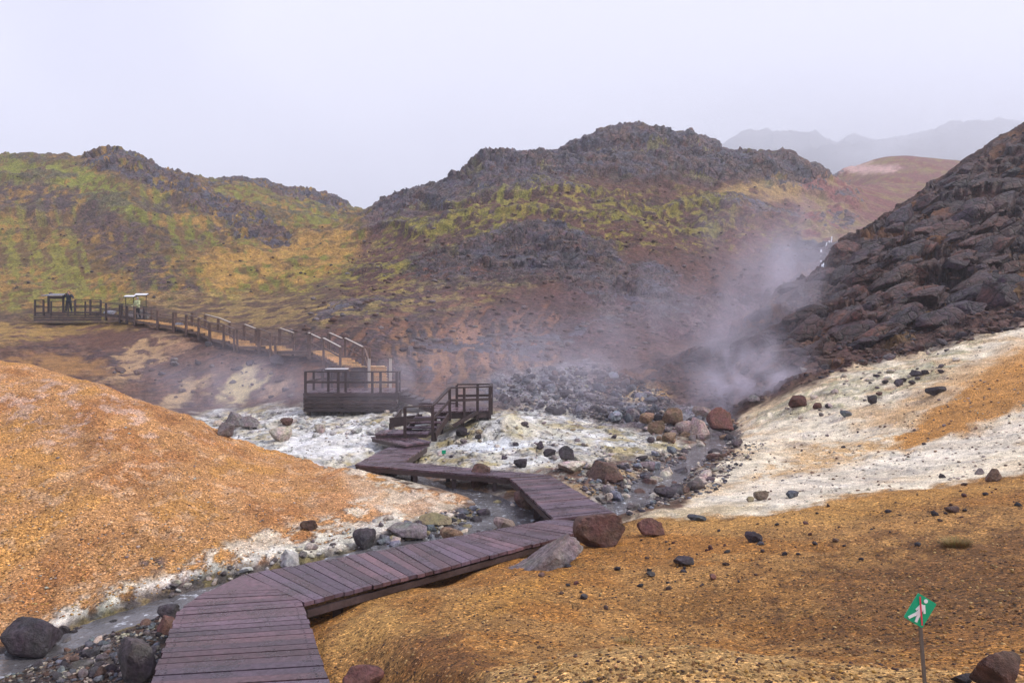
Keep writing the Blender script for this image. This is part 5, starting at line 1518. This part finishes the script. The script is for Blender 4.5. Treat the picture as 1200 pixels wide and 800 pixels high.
def field(poly, n_, smin, smax, kinds, label, cat, group, seed, lod=1, name='stone', power=2.2, sink=.3, flat_=(.45, .8), minpx=0, ymin=3., align=False):
    r_ = random.Random(seed); xs = [p[0] for p in poly]; ys = [p[1] for p in poly]; got = 0; tries = 0
    while got < n_ and tries < n_ * 12:
        tries += 1
        x = r_.uniform(min(xs), max(xs)); y = r_.uniform(min(ys), max(ys))
        if not inpoly(x, y, poly): continue
        g = hit(x, y, ymin)
        if g is None or on_deck(g.x, g.y): continue
        s = smin + (smax - smin) * r_.random() ** power
        if s / g.y * F < minpx: continue
        k_ = r_.choice(kinds); h_ = s * r_.uniform(*flat_)
        CAND.append((s / g.y, g, s, s * r_.uniform(.6, 1.0), h_, k_, name, label, cat, group, lod, r_.randrange(10 ** 6), sink, align, seed))
        got += 1
    return got


FOOT = [xy(p) for p in (D1, D2, D3, D4, D5, DA, DB, DC, DD)]


def on_deck(x, y):
    return any(inpoly(x, y, p) for p in FOOT)


field([(5, 765), (60, 745), (150, 728), (205, 715), (190, 760), (178, 800), (60, 800), (40, 780)], 190, .03, .19, ['dark', 'blue', 'grey', 'dark', 'brown', 'pale'], 'stone in the wet stream bed left of the near boardwalk', 'stone', 'stones in the stream bed left of the near boardwalk', 21, 2)
field([(440, 640), (470, 620), (520, 600), (590, 592), (640, 590), (648, 602), (560, 625), (470, 645)], 190, .06, .30, ['dark', 'blue', 'dark', 'blue', 'pale', 'mossy'], 'stone in the stream between the mound and the diagonal boardwalk', 'stone', 'stones in the stream along the diagonal boardwalk', 22, 2)
field([(600, 600), (640, 585), (655, 602), (640, 608)], 14, .1, .28, ['mossy', 'brown'], 'dark mossy stone under the far boardwalk bend', 'stone', 'mossy stones under the boardwalk bend', 23, 2)
field([(350, 640), (420, 615), (500, 600), (500, 612), (410, 648), (330, 665), (200, 700), (190, 690)], 90, .04, .20, ['white', 'pale', 'white', 'grey'], 'white crusted stone along the foot of the left mound', 'stone', 'white stones along the foot of the left mound', 24, 2)
field([(570, 450), (620, 434), (700, 428), (740, 440), (770, 462), (790, 492), (740, 498), (680, 488), (600, 478), (560, 470)], 290, .16, .8, ['grey', 'blue', 'grey', 'blue', 'dark'], 'grey angular boulder in the rubble field at the foot of the central hill', 'boulder', 'boulders of the rubble field below the hill', 25, 1, 'boulder', 2.6)
field([(340, 480), (470, 474), (475, 505), (430, 515), (350, 512), (250, 500), (240, 488)], 80, .12, .55, ['white', 'pale', 'white', 'white'], 'pale crusted stone on the white flat around the viewing platform', 'stone', 'pale stones on the white flat', 26, 2, 'stone', 2.4)
field([(660, 548), (740, 540), (820, 522), (870, 520), (860, 545), (820, 575), (740, 600), (715, 590), (700, 560)], 200, .07, .5, ['grey', 'dark', 'pale', 'blue', 'brown', 'pale'], 'stone along the right hand stream above the boardwalk bend', 'stone', 'stones along the right hand stream', 27, 2, 'stone', 2.2)
field([(740, 500), (860, 485), (880, 510), (850, 520), (760, 520)], 70, .12, .5, ['pink', 'orange', 'grey', 'dark'], 'small reddish stone in the steam at the stream head', 'stone', 'small reddish stones at the stream head', 28, 1)
field([(560, 640), (760, 625), (1000, 585), (1190, 560), (1200, 600), (1100, 640), (900, 680), (700, 720), (640, 690)], 150, .022, .12, ['dark', 'brown', 'dark', 'red'], 'small dark stone lying on the near ochre slope', 'stone', 'small dark stones on the near ochre slope', 29, 1, power=2.5)
field([(900, 560), (880, 530), (980, 500), (1060, 470), (1180, 430), (1200, 480), (1100, 540), (960, 575)], 70, .03, .13, ['dark', 'brown', 'orange', 'grey'], 'small dark stone lying on the pale right hand slope', 'stone', 'small dark stones on the pale right hand slope', 30, 1, power=2.5)
field([(900, 500), (930, 465), (980, 440), (1100, 412), (1190, 390), (1120, 430), (1040, 465), (960, 490)], 80, .05, .4, ['grey', 'dark', 'pale', 'pale'], 'stone scattered on the upper white slope below the dark hillside', 'stone', 'stones on the upper white slope', 31, 1, power=2.6)
field([(500, 535), (560, 500), (640, 495), (740, 510), (760, 530), (700, 545), (600, 545), (480, 540)], 90, .06, .3, ['grey', 'dark', 'pale', 'mossy'], 'small stone scattered on the white flat behind the boardwalk', 'stone', 'small stones on the white flat behind the boardwalk', 32, 1, power=2.6)
field([(20, 620), (100, 480), (260, 540), (400, 600), (300, 640), (100, 700), (20, 720)], 60, .02, .07, ['brown', 'pale', 'grey', 'pale'], 'small stone lying on the left ochre mound', 'stone', 'small stones on the left ochre mound', 33, 1, power=2)
field([(1180, 175), (1120, 205), (1040, 265), (990, 295), (920, 345), (850, 400), (800, 425), (900, 440), (1000, 410), (1100, 385), (1195, 340)], 240, .4, 2.7, ['lava', 'lavab', 'lava'], 'dark purple lava block on the steep right hand slope', 'boulder', 'lava blocks on the steep right hand slope', 34, 3, 'boulder', 1.5, .46, (.38, .62), ymin=29, align=True)
field([(780, 440), (880, 410), (1000, 410), (1120, 392), (1195, 370), (1195, 385), (1100, 408), (980, 438), (900, 462), (860, 480)], 110, .12, .7, ['dark', 'brown', 'brown', 'grey'], 'smaller dark stone at the foot of the steep right hand slope', 'stone', 'stones at the foot of the steep right hand slope', 35, 1, 'stone', 2.4, ymin=28)
field([(120, 440), (250, 400), (340, 410), (350, 470), (260, 470), (180, 465)], 60, .15, .7, ['grey', 'dark', 'brown'], 'purplish stone on the steaming bank below the stepped walkway', 'stone', 'stones on the bank below the stepped walkway', 36, 1, power=2.6)
field([(340, 395), (520, 360), (650, 340), (760, 380), (740, 425), (560, 460), (480, 440), (380, 400)], 90, .12, .6, ['brown', 'dark', 'brown', 'brown'], 'brown stone on the bare lower slope of the central hill', 'stone', 'stones on the lower slope of the central hill', 37, 1, power=2.8, ymin=34)


def place_candidates():
    """the stones that show largest stand alone, up to the limit per kind; the small rest of a field is one object"""
    from collections import defaultdict
    rest = defaultdict(list)
    for nm, lim in (('boulder', 300), ('stone', 300)):
        have = sum(1 for o in C.objects if o.get('category') == nm)
        cs_ = sorted([c for c in CAND if c[6] == nm], key=lambda c: -c[0])
        k_ = max(0, lim - have)
        for j, c in enumerate(cs_):
            _, g, w_, d_, h_, kd, name, label, cat, group, lod, sd, sink, align, fs = c
            r_ = random.Random(sd); v_ = r_.randrange(9)
            rot = (r_.uniform(-.3, .3), r_.uniform(-.3, .3), r_.uniform(0, 6.28))
            if align: rot = (r_.uniform(-.2, .2), -.45 + r_.uniform(-.25, .25), r_.uniform(-.5, .3)); w_ *= 1.12
            loc = Vector((g.x, g.y, g.z + h_ * (.5 - sink)))
            if j < k_:
                o = bpy.data.objects.new(name, rmesh(kd, lod, v_)); C.objects.link(o); o.location = loc; o.scale = (w_, d_, h_); o.rotation_euler = rot
                tag(o, label, cat, group)
            else:
                rest[(fs, label)].append((loc, rot, (w_, d_, h_), kd, v_))
    from mathutils import Euler
    cache = {}
    for (fs, label), items in rest.items():
        V = []; T = []; MI = []; nv = 0; kinds = sorted({i_[3] for i_ in items})
        for loc, rot, sc3, kd, v_ in items:
            if (kd, v_) not in cache:
                b = rmesh(kd, 1, v_); a = np.empty(len(b.vertices) * 3, np.float32); b.vertices.foreach_get('co', a); q = np.empty(len(b.loops), np.int32); b.loops.foreach_get('vertex_index', q); cache[(kd, v_)] = (a.reshape(-1, 3), q.reshape(-1, 3))
            a, q = cache[(kd, v_)]; M = np.array(Euler(rot).to_matrix(), np.float32)
            V.append((a * np.array(sc3, np.float32)) @ M.T + np.array(loc, np.float32)); T.append(q + nv); nv += len(a); MI.append(np.full(len(q), kinds.index(kd)))
        o = mesh_np('loose_stones', np.concatenate(V), np.concatenate(T), np.concatenate(MI), kinds)
        tag(o, 'many more small ones: ' + label, 'loose stones', kind='stuff')


def mesh_np(name, V, T, MI, kinds):
    V = V.astype(np.float32); T = T.astype(np.int32)
    me_ = bpy.data.meshes.new(name); me_.vertices.add(len(V)); me_.vertices.foreach_set('co', V.ravel()); me_.loops.add(T.size); me_.loops.foreach_set('vertex_index', T.ravel())
    me_.polygons.add(len(T)); me_.polygons.foreach_set('loop_start', np.arange(0, T.size, 3, dtype=np.int32)); me_.polygons.foreach_set('loop_total', np.full(len(T), 3, np.int32))
    for k_ in kinds: me_.materials.append(MAT[k_])
    me_.polygons.foreach_set('material_index', MI.astype(np.int32)); me_.update(calc_edges=True)
    o = bpy.data.objects.new(name, me_); C.objects.link(o); return o


place_candidates()


def heap(poly, n_, smin, smax, kinds, name, label, cat, seed, power=2.2, ymin=3., sub=1, even=False):
    """uncountable small stones as one object"""
    rr = np.random.RandomState(seed); base = [rock_mesh('tmp', s, sub, 7) for s in range(5)]
    bv = []; bf = []
    for b in base:
        a = np.empty(len(b.vertices) * 3, np.float32); b.vertices.foreach_get('co', a); bv.append(a.reshape(-1, 3))
        q = np.empty(len(b.loops), np.int32); b.loops.foreach_get('vertex_index', q); bf.append(q.reshape(-1, 3))
    for b in base: bpy.data.meshes.remove(b)
    xs = [p[0] for p in poly]; ys = [p[1] for p in poly]
    V = []; T = []; MI = []; nv = 0; got = 0; tries = 0
    while got < n_ and tries < n_ * 6:
        tries += 1
        x = rr.uniform(min(xs), max(xs)); y = rr.uniform(min(ys), max(ys))
        if not inpoly(x, y, poly): continue
        g = hit(x, y, ymin)
        if g is None or on_deck(g.x, g.y): continue
        s = smin + (smax - smin) * rr.rand() ** power
        i = rr.randint(5); a = rr.uniform(0, 6.28); c, sn = math.cos(a), math.sin(a)
        v = bv[i] * np.array([s, s * rr.uniform(.6, 1), s * rr.uniform(.4, .8)], np.float32)
        v = np.stack([v[:, 0] * c - v[:, 1] * sn + g.x, v[:, 0] * sn + v[:, 1] * c + g.y, v[:, 2] + g.z + s * .1], -1)
        V.append(v); T.append(bf[i] + nv); nv += len(v); MI.append(np.full(len(bf[i]), rr.randint(len(kinds)))); got += 1
    o = mesh_np(name, np.concatenate(V), np.concatenate(T), np.concatenate(MI), kinds); tag(o, label, cat, kind='stuff')


heap([(0, 0 + 175), (420, 240), (440, 330), (200, 352), (0, 350)], 900, .05, .5, ['dark', 'brown'], 'hill_scree', 'loose dark stones strewn over the mossy left hill', 'scree', 41, 5, 50)
heap([(440, 250), (600, 180), (750, 150), (900, 180), (980, 215), (940, 300), (860, 370), (740, 420), (560, 440), (420, 380), (330, 400)], 2600, .05, .7, ['brown', 'grey', 'brown'], 'hill_scree', 'loose dark stones strewn over the central hill', 'scree', 42, 5, 36)
heap([(1200, 150), (1080, 230), (985, 290), (850, 400), (730, 450), (860, 480), (980, 438), (1200, 384)], 3000, .04, .4, ['dark', 'brown', 'brown'], 'slope_scree', 'small dark stones covering the steep right hand slope', 'scree', 43, 2.6, 28)
heap([(355, 705), (520, 668), (720, 612), (900, 604), (1200, 555), (1200, 800), (390, 800)], 9500, .007, .032, ['gravel', 'gravel2', 'brown', 'gravel3', 'gravel2'], 'gravel', 'loose ochre gravel covering the near slope', 'gravel', 44, 2.2, 3.)
heap([(0, 430), (200, 482), (400, 560), (500, 600), (330, 655), (60, 730), (0, 740)], 6000, .01, .045, ['gravel', 'gravel2', 'gravel', 'gravel3', 'pale'], 'gravel', 'loose ochre gravel covering the left mound', 'gravel', 45, 2.4, 6.)
heap([(560, 450), (700, 425), (780, 460), (800, 500), (680, 490), (560, 476)], 1300, .06, .3, ['blue', 'grey', 'pale'], 'rubble', 'small grey rubble between the boulders below the hill', 'rubble', 46, 2, 24)
heap([(0, 770), (60, 742), (205, 712), (180, 800), (0, 800)], 1500, .02, .08, ['dark', 'blue', 'grey', 'pale', 'brown'], 'stream_gravel', 'small wet pebbles in the stream bed at the lower left', 'gravel', 47, 2, 4)
heap([(430, 650), (480, 615), (560, 590), (650, 590), (650, 605), (560, 628)], 1100, .03, .1, ['dark', 'blue', 'mossy', 'pale'], 'stream_gravel', 'small pebbles in the stream beside the diagonal boardwalk', 'gravel', 48, 2, 8)
heap([(660, 560), (740, 540), (860, 512), (900, 520), (840, 575), (740, 604), (715, 596)], 1600, .03, .16, ['grey', 'pale', 'dark', 'blue'], 'stream_gravel', 'small stones along the right hand stream', 'gravel', 49, 2.2, 12)
heap([(250, 490), (470, 478), (640, 482), (800, 520), (700, 555), (560, 548), (380, 550), (300, 530)], 1000, .02, .12, ['white', 'pale', 'white', 'white'], 'crust_fragments', 'small white crust fragments littering the flat', 'crust', 50, 2.4, 15)
heap([(880, 560), (900, 490), (1000, 440), (1200, 386), (1200, 550), (1000, 582), (840, 605)], 1500, .012, .09, ['pale', 'orange', 'pale', 'pale', 'brown'], 'slope_pebbles', 'small pebbles strewn over the pale right hand slope', 'pebbles', 51, 3, 11)


# dry grass tufts
def tuft(px, py, r, n_, h_, label, seed):
    g = hit(px, py); rr = random.Random(seed); m_ = MB()
    for i in range(n_):
        a = rr.uniform(0, 6.28); d_ = r * rr.random() ** .6; b = Vector((g.x + math.cos(a) * d_, g.y + math.sin(a) * d_, 0)); b.z = gz(b.x, b.y) - .005
        t = b + Vector((math.cos(a) * h_ * rr.uniform(.2, 1.1), math.sin(a) * h_ * rr.uniform(.2, 1.1), h_ * rr.uniform(.4, 1)))
        s = Vector((-math.sin(a), math.cos(a), 0)) * .0022
        k_ = len(m_.v); m_.v.extend([tuple(b - s), tuple(b + s), tuple(t)]); m_.cc = (rr.uniform(.7, 1.3), rr.uniform(.7, 1.2), .8); m_.face(k_, k_ + 1, k_ + 2)
    tag(m_.build('grass_tuft', MAT['grass'], origin=g), label, 'grass tuft')


tuft(1120, 640, .12, 1100, .10, 'dry olive grass tuft on the dark gravel near the right edge', 1)
tuft(735, 752, .10, 260, .05, 'low dry grass tuft above the sandy lip at the bottom', 2)

# ---------------------------------------------------------------- steam and haze
def volmat(name, dens, col_, fn=None, scale=2.2, thr=(.42, .75), aniso=.2):
    m, nt, b = newmat(name); L = nt.links.new; nt.nodes.remove(b)
    v = N(nt, 'ShaderNodeVolumePrincipled'); v.inputs['Color'].default_value = (*col_, 1); v.inputs['Anisotropy'].default_value = aniso
    L(v.outputs[0], nt.nodes['Material Output'].inputs['Volume'])
    if fn is None: v.inputs['Density'].default_value = dens; return m
    tc_ = N(nt, 'ShaderNodeTexCoord').outputs['Object']
    ln = N(nt, 'ShaderNodeVectorMath', operation='LENGTH'); L(tc_, ln.inputs[0])
    geo = N(nt, 'ShaderNodeNewGeometry').outputs['Position']
    mp = N(nt, 'ShaderNodeMapping'); mp.inputs['Scale'].default_value = fn; L(geo, mp.inputs[0])
    nz_ = N(nt, 'ShaderNodeTexNoise'); nz_.inputs['Scale'].default_value = scale; nz_.inputs['Detail'].default_value = 4; nz_.inputs['Distortion'].default_value = .9; nz_.inputs['Roughness'].default_value = .55; L(mp.outputs[0], nz_.inputs['Vector'])
    f1 = N(nt, 'ShaderNodeMapRange', interpolation_type='SMOOTHSTEP'); L(ln.outputs['Value'], f1.inputs[0]); f1.inputs[1].default_value = .15; f1.inputs[2].default_value = .98; f1.inputs[3].default_value = 1; f1.inputs[4].default_value = 0
    f2 = N(nt, 'ShaderNodeMapRange', interpolation_type='SMOOTHSTEP'); L(nz_.outputs[0], f2.inputs[0]); f2.inputs[1].default_value = thr[0]; f2.inputs[2].default_value = thr[1]; f2.inputs[3].default_value = .05; f2.inputs[4].default_value = 1
    L(mth(nt, 'MULTIPLY', mth(nt, 'MULTIPLY', f1.outputs[0], f2.outputs[0]), dens), v.inputs['Density'])
    return m


def steam(px, py, Yd, rx, ry, rz_, dens, label, tiltx=0., fn=(.3, .3, .3), thr=(.42, .72)):
    c = P(px, py, Yd); bm = bmesh.new(); bmesh.ops.create_icosphere(bm, subdivisions=3, radius=1)
    me_ = bpy.data.meshes.new('steam'); bm.to_mesh(me_); bm.free()
    me_.materials.append(volmat('steam', dens, (.93, .88, 1.0), fn, 1.6, thr))
    o = bpy.data.objects.new('steam', me_); C.objects.link(o); o.location = c; o.scale = (rx, ry, rz_); o.rotation_euler = (0, tiltx, 0)
    tag(o, label, 'steam', kind='stuff')


if STEAM:
    steam(885, 462, 31.5, 4.2, 3.0, 3.6, 1.1, 'dense white steam over the big boulder at the stream head', .3, (.4, .4, .36), (.34, .8))
    steam(880, 395, 42, 5.5, 5, 10.5, .22, 'tall lavender steam plume rising up the valley on the right', .55, (.24, .24, .12), (.36, .76))
    steam(930, 310, 68, 14, 10, 10, .10, 'thin steam drifting in front of the waterfall valley', .5, (.13, .13, .08), (.36, .76))
    steam(630, 450, 30, 9.5, 4, 3.8, .17, 'low lavender steam rolling over the rubble field behind the footbridge', 0, (.22, .22, .24), (.40, .80))
    steam(770, 400, 42, 6.5, 5, 7.5, .15, 'faint steam wisps on the lower central hill', .5, (.2, .2, .09), (.42, .75))
    steam(290, 460, 31, 9.5, 4, 3.6, .20, 'thin violet steam over the bank below the stepped walkway', 0, (.2, .2, .22), (.3, .8))
    steam(490, 460, 29, 5, 2.6, 2.4, .20, 'thin steam between the viewing platform and the footbridge', 0, (.35, .35, .35), (.32, .8))
    steam(660, 430, 38, 19, 5, 6.5, .075, 'broad thin veil of violet steam across the foot of the hill', 0, (.12, .12, .12), (.3, .75))
if HAZE:
    c = P(1080, 150, 1000); bm = bmesh.new(); bmesh.ops.create_icosphere(bm, subdivisions=3, radius=1)
    me_ = bpy.data.meshes.new('mist_bank'); bm.to_mesh(me_); bm.free(); me_.materials.append(volmat('mist', .006, (.92, .94, 1.0), (.004, .004, .008), 1.6, (.3, .75)))
    o = bpy.data.objects.new('mist_bank', me_); C.objects.link(o); o.location = c; o.scale = (620, 230, 130); tag(o, 'bank of low mist half hiding the distant ridge', 'mist', kind='stuff')
    mb = MB(); x0, x1, y0, y1, z0, z1 = -2600, 2600, -60, 2500, -60, 640
    mb.hexa([(x0, y0, z0), (x1, y0, z0), (x1, y1, z0), (x0, y1, z0), (x0, y0, z1), (x1, y0, z1), (x1, y1, z1), (x0, y1, z1)])
    o = mb.build('haze', volmat('haze_air', .0007, (.91, .94, 1.0), aniso=0)); tag(o, 'thin even mist filling the whole valley', 'haze', kind='stuff')
# ---------------------------------------------------------------- camera, light, air
cam = bpy.data.cameras.new('camera'); co = bpy.data.objects.new('camera', cam); C.objects.link(co)
co.location = (0, 0, 0); co.rotation_euler = (math.radians(90), 0, 0)
cam.lens = 24; cam.sensor_width = 36; cam.clip_start = .1; cam.clip_end = 5000
S.camera = co
W = bpy.data.worlds.new('World'); S.world = W; W.use_nodes = True
nt = W.node_tree; nt.nodes.clear(); L = nt.links.new
out = N(nt, 'ShaderNodeOutputWorld'); mixs = N(nt, 'ShaderNodeMixShader')
SUN_EL, SUN_AZ = 46, 100      # azimuth clockwise from +Y
sky = N(nt, 'ShaderNodeTexSky', sky_type='NISHITA'); sky.sun_disc = False; sky.sun_elevation = math.radians(SUN_EL); sky.sun_rotation = math.radians(SUN_AZ)
b1 = N(nt, 'ShaderNodeBackground'); b1.inputs[1].default_value = .08; L(sky.outputs[0], b1.inputs[0])
tc = N(nt, 'ShaderNodeTexCoord')
cl = ramp(nt, noise(nt, tc.outputs['Generated'], 1.1, 4, .45), [(.38, (.34, .335, .45)), (.62, (.62, .61, .71))])
b2 = N(nt, 'ShaderNodeBackground'); b2.inputs[1].default_value = .66; L(cl, b2.inputs[0])
mixs.inputs[0].default_value = .88; L(b1.outputs[0], mixs.inputs[1]); L(b2.outputs[0], mixs.inputs[2]); L(mixs.outputs[0], out.inputs[0])
sl = bpy.data.lights.new('sun', 'SUN'); sl.energy = 1.45; sl.angle = math.radians(10); sl.color = (1, .95, .88)
so = bpy.data.objects.new('sun', sl); C.objects.link(so)
d = Vector((math.sin(math.radians(SUN_AZ)) * math.cos(math.radians(SUN_EL)), math.cos(math.radians(SUN_AZ)) * math.cos(math.radians(SUN_EL)), math.sin(math.radians(SUN_EL))))
so.rotation_euler = (-d).to_track_quat('-Z', 'Y').to_euler(); so.location = (0, -20, 60)
S.view_settings.view_transform = 'Standard'; S.view_settings.look = 'None'; S.view_settings.exposure = 1.48; S.view_settings.gamma = 1
S.render.engine = 'CYCLES'
S.cycles.max_bounces = 8; S.cycles.diffuse_bounces = 2; S.cycles.volume_bounces = 4; S.cycles.volume_step_rate = 1.0; S.cycles.volume_max_steps = 96
S.cycles.transparent_max_bounces = 8
S.cycles.use_denoising = True
